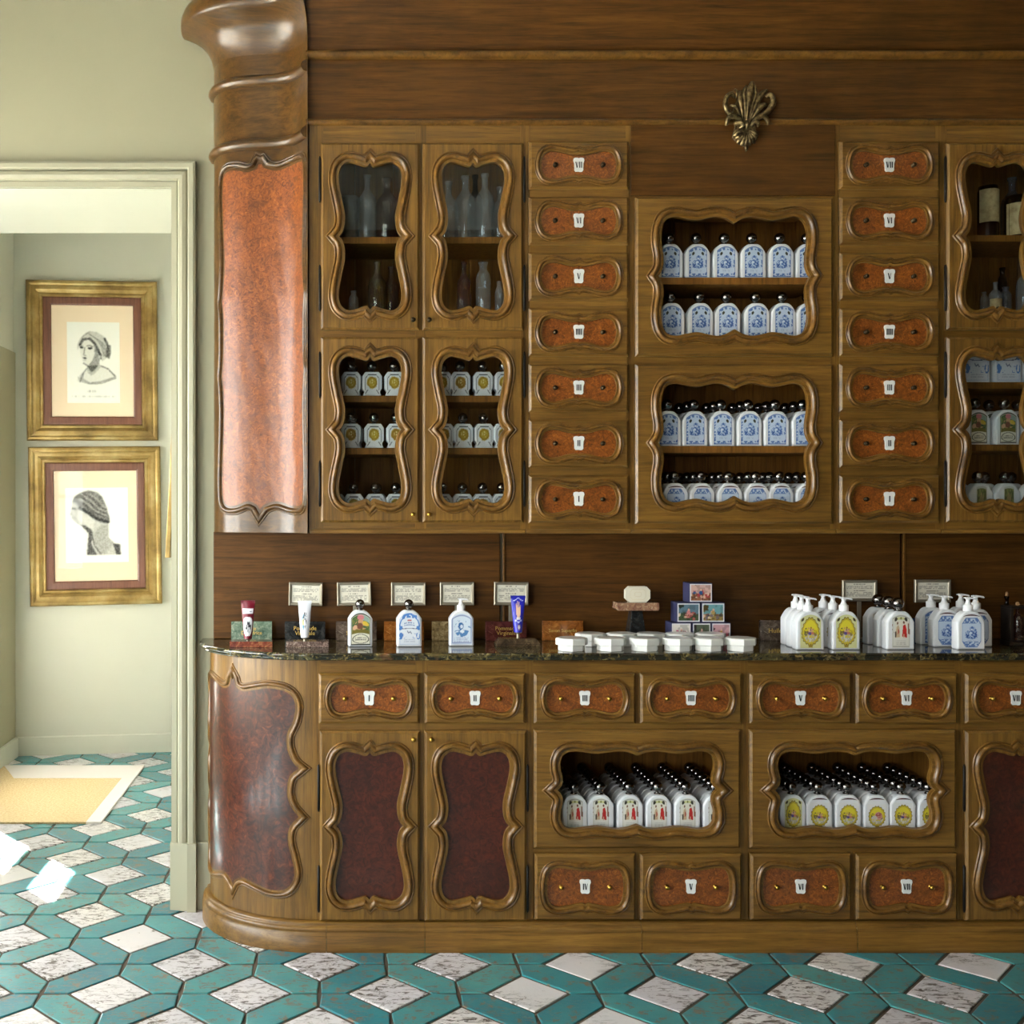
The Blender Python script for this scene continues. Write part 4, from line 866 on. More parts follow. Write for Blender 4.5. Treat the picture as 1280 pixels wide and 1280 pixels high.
# --- curved pilaster at the left end
root = thing('curved_pilaster', 'curved pilaster with a tall glossy burl panel and flared crown beside the doorway', 'pilaster', (-0.24, 3.25, ZUB))
pts = [(267.5, 0.262), (267.5, 0.235), (269, 0.208), (274, 0.178), (284, 0.150), (300, 0.130), (318, 0.121), (336, 0.115), (352, 0.105), (365, 0.085), (375, 0.056), (381, 0.026), (384.5, -0.004)]
pp = []
for x, yo in pts:
    y = YUC-0.012+yo; pp.append((PX(x, y), y))
pp[0] = (pp[1][0], YW-0.005)
pth2 = crom([(pp[0][0], pp[0][1]+0.02)]+pp+[(pp[-1][0]+0.002, pp[-1][1]-0.02)], 4); cum2 = [0.0]
for i in range(1, len(pth2)): cum2.append(cum2[-1]+math.dist(pth2[i-1], pth2[i]))
mp2 = on_path(pth2, cum2)
mb = MB(); mb.loft(sweep(pth2, [(0, ZUB), (0, PZ(86, 3.29))]), False); q0 = sweep(pth2, [(0, ZUB), (0, PZ(86, 3.29))]); mb.add([q0[0][0], q0[0][-1], q0[1][-1], q0[1][0]][:0]+[q0[0][0], (q0[0][-1][0], YW-0.001, ZUB), (q0[1][-1][0], YW-0.001, q0[1][-1][2]), q0[1][0]], [(0, 1, 2, 3)]); mb.add([(q0[0][-1][0], YW-0.001, ZUB), q0[0][-1], q0[1][-1], (q0[1][-1][0], YW-0.001, q0[1][-1][2])], [(0, 1, 2, 3)]); mb.add(q0[1]+[(q0[1][-1][0], YW-0.001, q0[1][-1][2])], [tuple(range(len(q0[1])+1))])
part('pilaster_body', mb, M['wc'], root)
mb = MB(); bt = sweep(pth2, [(0, ZUB)])[0]; mb.add(bt+[(bt[-1][0], YW-0.001, ZUB)], [tuple(range(len(bt)+1))]); part('bottom_board', mb, M['wd'], root)
def ring_mould(z, k=1.0):
    mb = MB(); mb.loft(sweep(pth2[:-2], [(-0.002, z-0.014*k), (0.007*k, z-0.012*k), (0.012*k, z-0.005*k), (0.0125*k, z), (0.009*k, z+0.006*k), (0.003*k, z+0.010*k), (-0.002, z+0.012*k)]), False); e_ = [r_[-1] for r_ in (mb.v[q*(len(pth2)-2):(q+1)*(len(pth2)-2)] for q in range(7))]; mb.add(e_, [tuple(range(7))]); part('ring_moulding', mb, M['wc'], root)
ring_mould(uZ(171)+0.022, 1.35); ring_mould(uZ(88)+0.022, 1.35)
def crown(o, z): return (o, z)
zz = lambda y: PZ(y, 3.29); s_mid0 = s_at(pth2, cum2, PX(330, 3.175))
CPR = [(-0.002, zz(92)), (0.001, zz(86)), (0.006, zz(77)), (0.013, zz(70)), (0.023, zz(63)), (0.037, zz(57)), (0.056, zz(52)), (0.078, zz(48)), (0.094, zz(45.5)), (0.098, zz(43)), (0.1, zz(36)), (0.099, zz(30)), (0.091, zz(22)), (0.064, zz(11)), (0.03, zz(3)), (0.0, zz(-4)), (0.0, zz(-40))]
base_ = sweep(pth2, [(0, 0), (1, 0)]); rings = []
for o_, z_ in CPR:
    rg2 = []
    for i_ in range(len(pth2)):
        n_ = Vector((base_[1][i_][0]-base_[0][i_][0], base_[1][i_][1]-base_[0][i_][1])); t_ = min(max((cum2[i_]-s_mid0)/(cum2[-1]-s_mid0), 0), 1); t_ = t_*t_*(3-2*t_)
        n_ = n_.lerp(Vector((-0.22, -0.97)), t_); rg2.append((pth2[i_][0]+n_.x*o_, pth2[i_][1]+n_.y*o_, z_))
    rings.append(rg2)
mb = MB(); mb.loft(rings, False); mb.add([r_[-1] for r_ in rings]+[(rings[0][-1][0]-0.01, YW-0.02, rings[-1][0][2]), (rings[0][-1][0]-0.01, YW-0.02, rings[0][0][2])], [tuple(range(len(rings)+2))])
part('flared_crown', mb, M['wc'], root)
s0 = s_at(pth2, cum2, PX(270.5, 3.26)); s0 = s_at(pth2, cum2, PX(278.5, YUC-0.012+0.164)); s1 = s_at(pth2, cum2, PX(381, 3.09)); sc_, hw = (s0+s1)/2, (s1-s0)/2
s_mid = s_at(pth2, cum2, PX(325, 3.175)); 
d_ = 3.17; zt, zb = PZ(208, d_), PZ(634, d_); zc, hh = (zt+zb)/2, (zt-zb)/2
hL = crom([(-0.2, 0.9), (0, 1.012), (0.08, 0.99), (0.3, 0.97), (0.6, 0.988), (0.86, 0.985), (0.97, 0.94), (0.99, 0.8), (0.92, 0.5), (0.94, 0.34), (1.01, 0.22), (1.1, 0.2)], 4)
hM = crom([(1.1, 0.3), (1.01, 0.22), (0.95, 0.13), (0.94, 0.0), (0.95, -0.12), (1.01, -0.22), (1.1, -0.3)], 4)
hB = crom([(1.1, -0.2), (1.01, -0.22), (0.94, -0.34), (0.93, -0.5), (0.99, -0.8), (0.97, -0.94), (0.86, -0.985), (0.6, -0.99), (0.3, -0.965), (0.08, -0.985), (0, -1.014), (-0.2, -1.1)], 4)
half = hL[:-1]+hM[:-1]+hB
def ms(x): return s_mid+x*((s1-s_mid) if x > 0 else (s_mid-s0))
o = [(ms(x), zc+z*hh) for x, z in half]+[(ms(-x), zc+z*hh) for x, z in half[-2:0:-1]]
part('moulding', moulding(o, 0, 0.95, PROF, mp2), M['wc'], root); part('burl_panel', curved_fill(o, mp2, 0.0012), M['burlp'], root)

# --- gilded crest on the frieze
root = thing('gilded_crest', 'carved gilded shell and plume crest mounted on the dark frieze', 'ornament', (PX(935, 3.06), 3.062, PZ(150, 3.06)))
def cz(x, y): return (PX(890+x/11.63, 3.06), PZ(90+y/11.63, 3.06))
def ctube(nm, pts, rad, dy=0.012, squash=0.9):
    q = crom([pts[0]]+pts+[pts[-1]], 3); L = len(q); P3 = []
    for i, (x, y) in enumerate(q):
        X, Z = cz(x, y); t = i/(L-1); P3.append((X, 3.0585-dy*(0.5+0.7*math.sin(math.pi*t)), Z))
    r_ = [np.interp(i/(L-1), np.linspace(0, 1, len(rad)), rad)*0.001 for i in range(L)]
    mb = MB(); mb.tube(P3, r_, 8, squash); part(nm, mb, M['crest'], root)
for nm, pts, rad in [('plume', [(490, 720), (500, 500), (530, 320), (570, 160)], [2.5, 5, 8.5, 10.5, 5]), ('plume', [(470, 700), (455, 480), (440, 350), (480, 210)], [2, 3.5, 5, 4, 2]), ('plume', [(520, 700), (575, 480), (610, 330), (600, 200)], [2, 3.5, 5, 4, 2]),
    ('plume', [(440, 700), (400, 520), (380, 400), (390, 290)], [2, 4.5, 7, 6, 3]), ('plume', [(545, 700), (620, 480), (680, 370), (780, 280)], [2, 5, 8, 8, 3.5]), ('plume', [(420, 690), (330, 540), (280, 520), (250, 500)], [2, 4.5, 5, 4, 2]), ('plume', [(570, 690), (650, 570), (710, 510), (780, 490)], [2, 5, 7, 6, 3]),
    ('plume', [(330, 400), (335, 320), (315, 265)], [2, 3, 2.5]),
    ('scroll', [(400, 700), (250, 640), (165, 520), (190, 390), (270, 340), (310, 385)], [5, 7, 7, 6.5, 6, 4]), ('scroll', [(600, 700), (770, 610), (850, 500), (850, 400), (810, 350), (770, 380)], [5, 8, 9, 8, 6, 4]),
    ('leaf', [(420, 790), (380, 700), (260, 670), (200, 720), (195, 790)], [4, 7, 8, 6, 4]), ('leaf', [(565, 790), (600, 720), (700, 670), (770, 710), (800, 780)], [4, 7, 8, 6, 4]),
    ('leaf', [(330, 760), (400, 760), (425, 800), (390, 830)], [6, 6, 5, 3]), ('leaf', [(560, 800), (590, 750), (640, 760), (650, 810)], [5, 6, 6, 3]), ('bud', [(485, 730), (485, 790), (485, 850)], [4, 6, 1.5])]: ctube(nm, pts, rad)
for k in range(9):
    a = math.radians(200+k*17.5); R1 = 215 if 1 < k < 7 else 190
    ctube('shell_rib', [(485+40*math.cos(a), 850-40*math.sin(a)*0.7), (480+130*math.cos(a), 870-130*math.sin(a)), (478+R1*math.cos(a), 870-R1*math.sin(a)*1.02)], [3, 6, 7.5, 3], 0.009, 0.7)
ctube('drop', [(470, 1090), (470, 1130), (475, 1170)], [4, 6, 2])
b = MB(); pts = [cz(*p) for p in [(485, 200), (620, 300), (700, 480), (680, 640), (620, 800), (640, 950), (560, 1050), (470, 1090), (380, 1050), (290, 960), (330, 800), (280, 640), (330, 480), (400, 330)]]
b.prism_y(pts, 3.0615, 3.053); part('backing', b, M['crest'], root, 0.002)
# ================================================================== BOTTLES AND THINGS ON SALE
def arch_outline(hw, zs, zt, nk, n=7, r=0.004):
    """half width, shoulder height, top height, neck half width -> closed clockwise-free polygon (x,z)"""
    right = [(hw-r*0.5, 0), (hw, r*0.6), (hw, zs)]
    for k in range(1, n+1):
        a = math.pi/2*k/n; t = k/n; right.append((hw-(hw-nk)*t, zs+(zt-zs)*(1-(1-t)**2.0)))
    return right+[(-x, z) for x, z in right[::-1]]
def inset(poly, d):
    n = len(poly); out = []; area = sum(poly[i][0]*poly[(i+1) % n][1]-poly[(i+1) % n][0]*poly[i][1] for i in range(n)); sg = 1 if area > 0 else -1
    for i in range(n):
        a = Vector(poly[i])-Vector(poly[i-1]); b = Vector(poly[(i+1) % n])-Vector(poly[i])
        a = a.normalized() if a.length > 1e-7 else b.normalized(); b = b.normalized() if b.length > 1e-7 else a
        na = Vector((-a.y, a.x))*sg; nb = Vector((-b.y, b.x))*sg; m = (na+nb)/max(1+na.dot(nb), 0.4); out.append((poly[i][0]+m.x*d, poly[i][1]+m.y*d))
    return out
def slab_body(poly, D, b, mat, name='bottle_body'):
    mb = MB(); i1 = inset(poly, b); i2 = inset(poly, b*0.3); L = lambda p, y: [(x, y, z) for x, z in p]
    mb.loft([L(i1, -D/2), L(i2, -D/2+b*0.3), L(poly, -D/2+b), L(poly, D/2-b), L(i2, D/2-b*0.3), L(i1, D/2)], True, True, True, False)
    m = mb.mesh(name, mat); return m
def ball_cap(z0, r, mat=None, squ=1.0):
    p = [(r*0.42, 0), (r*0.62, 0.0006), (r*0.62, r*0.16), (r*0.42, r*0.22), (r*0.42, r*0.42), (r*0.52, r*0.46)]
    for k in range(2, 10): a = math.pi*(k/9.0); p.append((r*math.sin(a)*1.0, r*0.46+r*0.85*squ+-r*squ*math.cos(a)*0.98))
    p[-1] = (0.0, p[-1][1]); p = p[:5]+[q for q in p[6:]]
    return MB().lathe(p, (0, 0, z0), 14).mesh('ball_cap', mat or M['chrome'])
def arch_label(art, w, zs, zt, hw, z0, yf, matn='printg', flat=False):
    # label that follows the arched shoulder
    def top(a):
        if flat: return zs-z0
        x = a*w/2; f = min(x/hw, 1); return (zs-z0)-0.004+(zt-zs)*(1-f**2.0)*0.86
    return print_mesh('front_label', art, w, 0, M[matn], yf, z0, top)
def pump_mesh(z0, s=1.0, rz=0.0):
    mb = MB(); mb.lathe([(0.0125*s, 0), (0.0130*s, 0.0015), (0.0130*s, 0.017*s), (0.0115*s, 0.018*s), (0.009*s, 0.019*s), (0.006*s, 0.026*s), (0.0052*s, 0.031*s), (0.0062*s, 0.032*s), (0.0062*s, 0.035*s), (0, 0.0355*s)], (0, 0, z0), 14)
    q = [(-0.0095, 0.0385), (-0.0095, 0.0355), (0.006, 0.0345), (0.019, 0.0335), (0.021, 0.0315), (0.0225, 0.034), (0.019, 0.0375), (0.006, 0.0395), (-0.004, 0.040)]
    m2 = MB(); m2.prism_y([(x*s, z0+z*s) for x, z in q], -0.0062*s, 0.0062*s)
    return mb.mesh('pump_collar', M['pump']), m2.mesh('pump_head', M['pump'], 0.0015)
KINDS = {}
def kind(key, parts): KINDS[key] = parts
def place(key, name, label, cat, x, y, z, rz=0, group=None, scale=1.0):
    r = thing(name, label, cat, (x, y, z), rz, group); r.scale = (scale,)*3
    def rec(parent, parts):
        for p in parts:
            o = link(p[0], p[1], parent)
            if len(p) > 2: rec(o, p[2])
    rec(r, KINDS[key]); return r
def arched_kind(key, hw, zs, zt, nk, D, art, lw, cap, matn='printg', z0=0.005, flat=None, extra=None):
    body = slab_body(arch_outline(hw, zs, zt, nk), D, 0.0045, M['bottle'])
    lab = arch_label(art, lw, (flat or zs), zt, hw, z0, -D/2-0.0005, matn, flat is not None)
    sub = [('front_label', lab)]
    if extra: sub.append(extra)
    ps = [('bottle_body', body, sub)]
    if cap == 'ball': ps.append(('ball_cap', ball_cap(zt-0.0005, nk*1.62)))
    else: a, b = pump_mesh(zt-0.0005, cap); ps += [('pump_collar', a), ('pump_head', b)]
    kind(key, ps)
def crescent(hw, zs, zt, D):
    mb = MB(); P = []
    for k in range(13):
        a = math.radians(50+80*k/12); P.append((hw*0.92*math.cos(a), zs+(zt-zs)*math.sin(a)*0.80-0.002))
    Q_ = [(x, z-0.003*math.sin(math.pi*i/12)-0.0008) for i, (x, z) in enumerate(P)]
    mb.loft([[(x, -D/2-0.0006, z) for x, z in P], [(x, -D/2-0.0006, z) for x, z in Q_]], False); return ('neck_label', mb.mesh('neck_label', plain('dark_red_paper', srgb(74, 32, 34), 0.5)))
A_BLUE, A_OCTO, A_RED, A_YEL, A_YOV, A_YPK = art_blue(), art_blue(50, 64, True), art_red(), art_yellow(), art_yellow(False, False), art_yellow(True, False)
arched_kind('blue', 0.0365, 0.073, 0.101, 0.0095, 0.034, A_BLUE, 0.052, 'ball')
arched_kind('blue_octo', 0.0365, 0.073, 0.101, 0.0095, 0.034, A_OCTO, 0.050, 'ball', 'printg', 0.006, 0.086, crescent(0.0365, 0.073, 0.101, 0.034))
arched_kind('red', 0.0365, 0.073, 0.101, 0.0095, 0.034, A_RED, 0.045, 'ball')
arched_kind('yellow_oval', 0.0365, 0.073, 0.101, 0.0095, 0.034, A_YOV, 0.056, 'ball', 'printg', 0.008, 0.080, crescent(0.0365, 0.073, 0.101, 0.034))
arched_kind('pink_oval', 0.0365, 0.073, 0.101, 0.0095, 0.034, A_YPK, 0.054, 'ball', 'printg', 0.008, 0.076, crescent(0.0365, 0.073, 0.101, 0.034))
arched_kind('yellow_dots', 0.0365, 0.073, 0.101, 0.0095, 0.034, A_YEL, 0.048, 'ball')
arched_kind('painted', 0.0365, 0.073, 0.101, 0.0095, 0.034, art_paint(), 0.050, 'ball')
arched_kind('garden', 0.0365, 0.073, 0.101, 0.0095, 0.034, art_green(), 0.032, 'ball')
arched_kind('c_paint', 0.0345, 0.079, 0.104, 0.0085, 0.034, art_paint(), 0.056, 'ball')
arched_kind('c_curtain', 0.0355, 0.080, 0.104, 0.0085, 0.034, art_curtain(), 0.060, 'ball')
arched_kind('c_round', 0.0350, 0.079, 0.101, 0.0095, 0.034, art_round(), 0.060, 0.92)
arched_kind('p_yellow', 0.0390, 0.077, 0.107, 0.0115, 0.034, A_YEL, 0.058, 1.0)
arched_kind('p_yellow_oval', 0.0390, 0.077, 0.107, 0.0115, 0.034, A_YOV, 0.058, 1.0, 'printg', 0.008, 0.080, crescent(0.039, 0.077, 0.107, 0.034))
arched_kind('p_blue', 0.0390, 0.077, 0.107, 0.0115, 0.034, A_BLUE, 0.054, 1.0)
arched_kind('p_octo', 0.0390, 0.077, 0.107, 0.0115, 0.034, A_OCTO, 0.054, 1.0, 'printg', 0.006, 0.090, crescent(0.039, 0.077, 0.107, 0.034))
arched_kind('b_red', 0.0390, 0.077, 0.107, 0.0105, 0.034, A_RED, 0.050, 'ball')
for v in range(3):
    oc = [(0.0275, 0), (0.0215, 0.0135), (0.0285, 0.0225), (0.0285, 0.058), (0.0190, 0.0705)]; oc = oc+[(-x, z) for x, z in oc[::-1]]
    kind('gold%d' % v, [('bottle_body', slab_body(oc, 0.034, 0.003, M['bottle']), [('front_label', print_mesh('front_label', art_gold(v), 0.046, 0.062, M['printg'], -0.0175, 0.004))]), ('ball_cap', ball_cap(0.0703, 0.0145))])
white_curtain_box = MB(); white_curtain_box.box(-0.037, 0.037, -0.02, 0.02, 0, 0.125)
kind('carton', [('carton_body', white_curtain_box.mesh('carton_body', M['bottle'], 0.0012), [('front_label', print_mesh('front_label', art_curtain(), 0.068, 0.116, M['printg'], -0.0206, 0.004))])])

# open upper niches: blue label bottles
rr = random.Random(3)
ORD = ('first', 'second', 'third', 'fourth', 'fifth', 'sixth', 'seventh', 'eighth', 'ninth')
def row(key, xs, y, z, name, label, cat, group, jit=0.03, **k):
    out = []
    for i, x in enumerate(xs): out.append(place(key, name, label % ORD[i], cat, PX(x, y), y, z, rr.uniform(-jit, jit)+0.01, group, **k))
    return out
LB = 'white bottle with blue engraved label, '
row('blue', [836, 870, 905, 939.3, 974.3, 1008], 3.125, 1.8803, 'arched_bottle', 'blue label bottle, %s from the doorway end, upper shelf of the upper open niche', 'bottle', 'blue label bottles on the top niche shelf')
row('blue', [838, 873.7, 907.6, 944, 977, 1009], 3.125, 1.7103, 'arched_bottle', 'blue label bottle, %s from the doorway end, lower shelf of the upper open niche', 'bottle', 'blue label bottles on the second niche shelf')
for k, dy in enumerate((0, 0.05, 0.1)):
    fr = [834, 867.5, 901.5, 935.4, 969, 1003.5]; y = 3.125+dy
    for i, x in enumerate(fr): place('blue', 'arched_bottle', ('blue label bottle, %s from the doorway end, front row, lower open niche shelf' % ORD[i] if k == 0 else 'blue label bottle, %s row, %s from the doorway end, lower open niche shelf' % (ORD[k], ORD[i])), 'bottle', PX(x-1, 3.125)+rr.uniform(-.002, .002)-0.004*k, y, 1.4003, 0.01+rr.uniform(-.02, .02), 'front row of blue label bottles in the lower niche' if k == 0 else 'back rows of blue label bottles in the lower niche')
for k, dy in enumerate((0, 0.045, 0.09, 0.135)):
    fr = [842, 875, 909, 943.7, 973, 1007]
    for i, x in enumerate(fr): place('blue_octo', 'arched_bottle', ('eight sided blue label bottle, %s from the doorway end, front of lower niche floor' % ORD[i] if k == 0 else 'eight sided blue label bottle, %s row, %s from the doorway end, lower niche floor' % (ORD[k], ORD[i])), 'bottle', PX(x, 3.125)+rr.uniform(-.003, .003)-0.006*k, 3.125+dy, 1.1933, 0.02+rr.uniform(-.03, .03), ('front' if k == 0 else 'back')+' rows on the lower niche floor')
# gold disc bottles behind the glazed doors on the left
for zi, (z, xs, nm) in enumerate(((1.5447, [438.6, 464.8, 492.5, 520, 552, 575, 603, 629.6], 'top'), (1.3953, [438.6, 467.4, 494.8, 521, 554.6, 578.5, 604.3, 628.4], 'middle'), (1.1933, [416, 442.1, 469, 494.8, 522, 552.3, 578, 603.1, 627], 'bottom'))):
    for i, x in enumerate(xs): place('gold%d' % rr.choice((0, 0, 1, 2)), 'octagonal_bottle', 'octagonal gold disc bottle, %s from the pilaster, front of the %s shelf behind glass' % (ORD[i], nm), 'bottle', PX(x, 3.135), 3.135, z, 0.03, 'gold disc bottles on the %s shelf' % nm)
    for i, x in enumerate(xs[::2]): place('gold0', 'octagonal_bottle', 'octagonal bottle behind the front row, %s from the pilaster, %s shelf behind glass' % (ORD[i], nm), 'bottle', PX(x+3, 3.135), 3.185, z, 0.03, 'back row of octagonal bottles on the %s shelf' % nm)
# base niches packed with bottles
for k in range(7):
    for i, x in enumerate([717, 749.5, 786, 821.5, 857, 893]):
        place('red', 'arched_bottle', ('bottle with red robed figures, %s from the doorway end, front of the base niche' % ORD[i] if k == 0 else 'red figure bottle, %s row from the front, %s from the doorway end, base niche' % (ORD[k], ORD[i])), 'bottle', PX(x, 3.052), 3.052+0.0375*k, NZ+0.0003, 0.0+rr.uniform(-.015, .015), 'red figure bottles, '+('front row' if k == 0 else 'back rows'))
for k in range(7):
    for c, x in enumerate([988.4, 1021.5, 1057.6, 1092.4, 1125.3, 1159.8]):
        key = 'yellow_oval'; lb = 'white bottle with scalloped yellow oval label, '
        if c == 0 and k == 0: key = 'yellow_dots'; lb = 'white bottle with pale yellow label and two dark seals, '
        if c == 3 and k == 0: key = 'pink_oval'; lb = 'white bottle with pink figure in its yellow oval, '
        place(key, 'arched_bottle', ('bottle with scalloped yellow oval, %s from the doorway end, front of the base niche' % ORD[c] if k == 0 and key == 'yellow_oval' else (lb+'front row of the base niche' if k == 0 else 'yellow oval bottle, %s row from the front, %s from the doorway end, base niche' % (ORD[k], ORD[c]))), 'bottle', PX(x, 3.052), 3.052+0.0375*k, NZ+0.0003, 0.0+rr.uniform(-.015, .015), 'yellow oval bottles, '+('front row' if k == 0 else 'back rows'))
# far right glazed cabinet
for i, x in enumerate((1216, 1255, 1291)): place('carton', 'perfume_carton', 'white carton with blue garland print, %s from the drawer column, far cabinet shelf' % ORD[i], 'carton', PX(x, 3.14), 3.14, 1.5833, 0.02, 'blue garland cartons')
for i, x in enumerate((1218.5, 1255, 1291)): place('painted', 'arched_bottle', 'bottle with painted garden label, %s from the drawer column, far cabinet middle shelf' % ORD[i], 'bottle', PX(x, 3.13), 3.13, 1.4048, 0.1, 'painted label bottles in the far cabinet'); place('painted', 'arched_bottle', 'white bottle behind the painted labels, %s from the drawer column, far cabinet' % ORD[i], 'bottle', PX(x-6, 3.13), 3.18, 1.4048, 0.1, 'second row in the far cabinet')
for i, x in enumerate((1222, 1256, 1290)): place('garden', 'arched_bottle', 'bottle with small green label, %s from the drawer column, far cabinet floor' % ORD[i], 'bottle', PX(x, 3.13), 3.13, 1.1933, 0.1, 'green label bottles in the far cabinet'); place('garden', 'arched_bottle', 'white bottle behind the green labels, %s from the drawer column, far cabinet' % ORD[i], 'bottle', PX(x-14, 3.13), 3.175, 1.1933, 0.1, 'second row of green label bottles')
# old glass bottles
def glass_bottle(name, label, col, xp, zb, wpx, hpx, y=3.16, stop=None, paper=None, shape='round', cat='bottle'):
    w = wpx*y/F/2; h = hpx*y/F; r = thing(name, label, cat, (PX(xp, y), y, zb+0.0003))
    if shape == 'round': p = [(w*0.9, 0), (w, h*0.03), (w, h*0.55), (w*0.9, h*0.64), (w*0.6, h*0.71), (w*0.36, h*0.76), (w*0.3, h*0.82), (w*0.3, h*0.93), (w*0.42, h*0.94), (w*0.42, h*0.98), (w*0.3, h*0.985), (w*0.28, h*0.8)]
    elif shape == 'slim': p = [(w*0.9, 0), (w, h*0.03), (w, h*0.7), (w*0.8, h*0.8), (w*0.5, h*0.85), (w*0.5, h*0.95), (w*0.65, h*0.96), (w*0.65, h), (w*0.45, h), (w*0.42, h*0.85)]
    else: p = [(w*0.95, 0), (w, h*0.03), (w, h*0.9), (w*0.92, h*0.93), (w*0.92, h), (w*0.84, h), (w*0.84, h*0.9)]
    mb = MB(); mb.lathe(p[:-1], seg=16); m = mb.mesh('bottle_body', GL[col]); b = link('bottle_body', m, r)
    if paper:
        a0, a1, pc = paper; q = MB(); q.loft([[((w+0.0005)*math.sin(math.radians(t)), -(w+0.0005)*math.cos(math.radians(t)), z) for t in range(-80, 81, 20)] for z in (h*a0, h*a1)], False); link('paper_label', q.mesh('paper_label', pc), b)
    if stop:
        rr_ = w*0.3; q = MB(); q.lathe([(rr_*0.9, h*0.93), (rr_*0.95, h*0.99), (rr_*1.1, h*1.0), (rr_*1.25, h*1.05), (rr_*0.9, h*1.09), (0, h*1.1)], seg=10); link('stopper', q.mesh('stopper', stop), r)
    return r
CORK = plain('cork', srgb(140, 104, 66), 0.8); OLDP = NT('aged_label_paper'); k = OLDP.noise(OLDP.coord(), 60, 4); OLDP = OLDP.done(OLDP.ramp(k, [(0.3, srgb(150, 132, 92)), (0.6, srgb(190, 174, 132))]), 0.8)
glass_bottle('glass_bottle', 'tall clear glass bottle beside the amber one, top shelf behind glass', 'clear', 459, 1.9975, 24, 85)
glass_bottle('glass_bottle', 'broad amber glass bottle on the top shelf of the glazed cabinet', 'amber', 484, 1.9975, 30, 82, 3.17)
glass_bottle('glass_jar', 'bluish glass jar on the top shelf beside the tall clear bottle', 'blue', 437, 1.9975, 26, 56, shape='jar', cat='jar')
glass_bottle('glass_bottle', 'clear bottle with a round body on the top shelf behind the second glazed door', 'clear', 581.5, 1.9975, 26, 84)
glass_bottle('glass_bottle', 'tallest clear bottle on the top shelf behind the second glazed door', 'clear', 606, 1.9975, 24, 87)
glass_bottle('glass_bottle', 'dark amber bottle at the back between two clear bottles', 'dark', 594, 1.9975, 20, 92, 3.225)
glass_bottle('glass_bottle', 'short clear bottle at the hinge side on the top shelf', 'clear', 561, 1.9975, 24, 80, 3.19)
glass_bottle('glass_bottle', 'clear bottle partly behind the door moulding on the top shelf', 'clear', 625, 1.9975, 22, 72, 3.18)
glass_bottle('glass_jar', 'small clear vial on the floor of the upper glazed cabinet', 'clear', 442, 1.7753, 13, 34, shape='slim', cat='vial')
glass_bottle('glass_bottle', 'yellow glass bottle on the floor of the upper glazed cabinet', 'yellow', 471.5, 1.7753, 23, 72)
glass_bottle('glass_bottle', 'amber bottle at the back of the cabinet floor', 'amber', 489, 1.7753, 20, 68, 3.19)
glass_bottle('glass_bottle', 'dark amber bottle behind the second upper glazed door', 'amber', 580, 1.7753, 19, 72)
glass_bottle('glass_bottle', 'slim clear bottle on the cabinet floor behind the second glazed door', 'clear', 604, 1.7753, 19, 70, shape='slim')
glass_bottle('glass_jar', 'narrow clear vial on the cabinet floor beside the door moulding', 'clear', 624, 1.7753, 11, 46, shape='slim', cat='vial')
mb = MB(); mb.box(PX(451, 3.14), PX(458, 3.14), 3.13, 3.15, 1.7753, 1.7753+0.03); single('small_box', mb, plain('green_card', srgb(60, 104, 88), 0.7), 'tiny green box on the floor of the upper glazed cabinet', 'box', None, 0.001)
glass_bottle('glass_bottle', 'dark bottle with brown aged label on the upper far shelf', 'dark', 1235, 2.003, 24, 66, 3.15, None, (0.3, 0.92, OLDP), 'jar')
glass_bottle('glass_bottle', 'wide dark jar with a cream handwritten label on the upper far shelf', 'dark', 1274, 2.003, 36, 52, 3.14, None, (0.04, 0.8, OLDP), 'jar')
glass_bottle('glass_bottle', 'tall bluish bottle at the back of the upper far shelf', 'blue', 1265, 2.003, 26, 84, 3.2)
glass_bottle('glass_bottle', 'small clear bottle with a cream label on the far cabinet floor', 'clear', 1244, 1.785, 15, 40, 3.14, None, (0.05, 0.45, OLDP))
glass_bottle('glass_jar', 'thin clear vial beside the cream label bottle', 'clear', 1230, 1.785, 9, 28, 3.15, shape='slim', cat='vial')
glass_bottle('glass_bottle', 'bluish slim bottle beside the cream label bottle', 'blue', 1257, 1.785, 13, 34, 3.15, shape='slim')
glass_bottle('glass_bottle', 'dark slim bottle at the back of the far cabinet floor', 'dark', 1253, 1.785, 11, 62, 3.2, shape='slim')
glass_bottle('glass_bottle', 'clear flask at the edge of the far cabinet floor', 'clear', 1281, 1.785, 20, 66, 3.16)

# ------------------------------------------------------------------ on the worktop
CZ = ZCT+0.0004
def cd(y): return 548.8/(y-VY)
def txt(body, size, mat, loc, parent, name='lettering', align='CENTER', sx=1.0, shear=0.0):
    cu = bpy.data.curves.new(name, 'FONT'); cu.body = body; cu.size = size; cu.align_x = align; cu.extrude = 0.0003; cu.offset = size*0.005; cu.space_line = 0.85; cu.resolution_u = 2; cu.shear = shear
    o = bpy.data.objects.new(name, cu); COL.objects.link(o)
    dg = bpy.context.evaluated_depsgraph_get(); me = bpy.data.meshes.new_from_object(o.evaluated_get(dg)); bpy.data.objects.remove(o)
    me.name = name; me.transform(__import__('mathutils').Matrix(((sx, 0, 0, 0), (0, 0, -1, 0), (0, 1, 0, 0), (0, 0, 0, 1)))); me.materials.clear(); me.materials.append(mat)
    return link(name, me, parent, loc)
def plaque(x0, x1, ytop, mbl, label, text, ts=0.016, d=3.245, tz=None, tx=0.0):
    X0_, X1_ = PX(x0, d), PX(x1, d); h = PZ(ytop, d)-ZCT; r = thing('marble_plaque', label, 'sign', ((X0_+X1_)/2, d, CZ))
    b = MB(); b.box(X0_, X1_, d, d+0.014, CZ, CZ+h); part('slab', b, MBL[mbl], r, 0.0012)
    if text: txt(text, ts, M['text'], (tx, -0.0006, tz if tz else h*0.55), r)
    return r
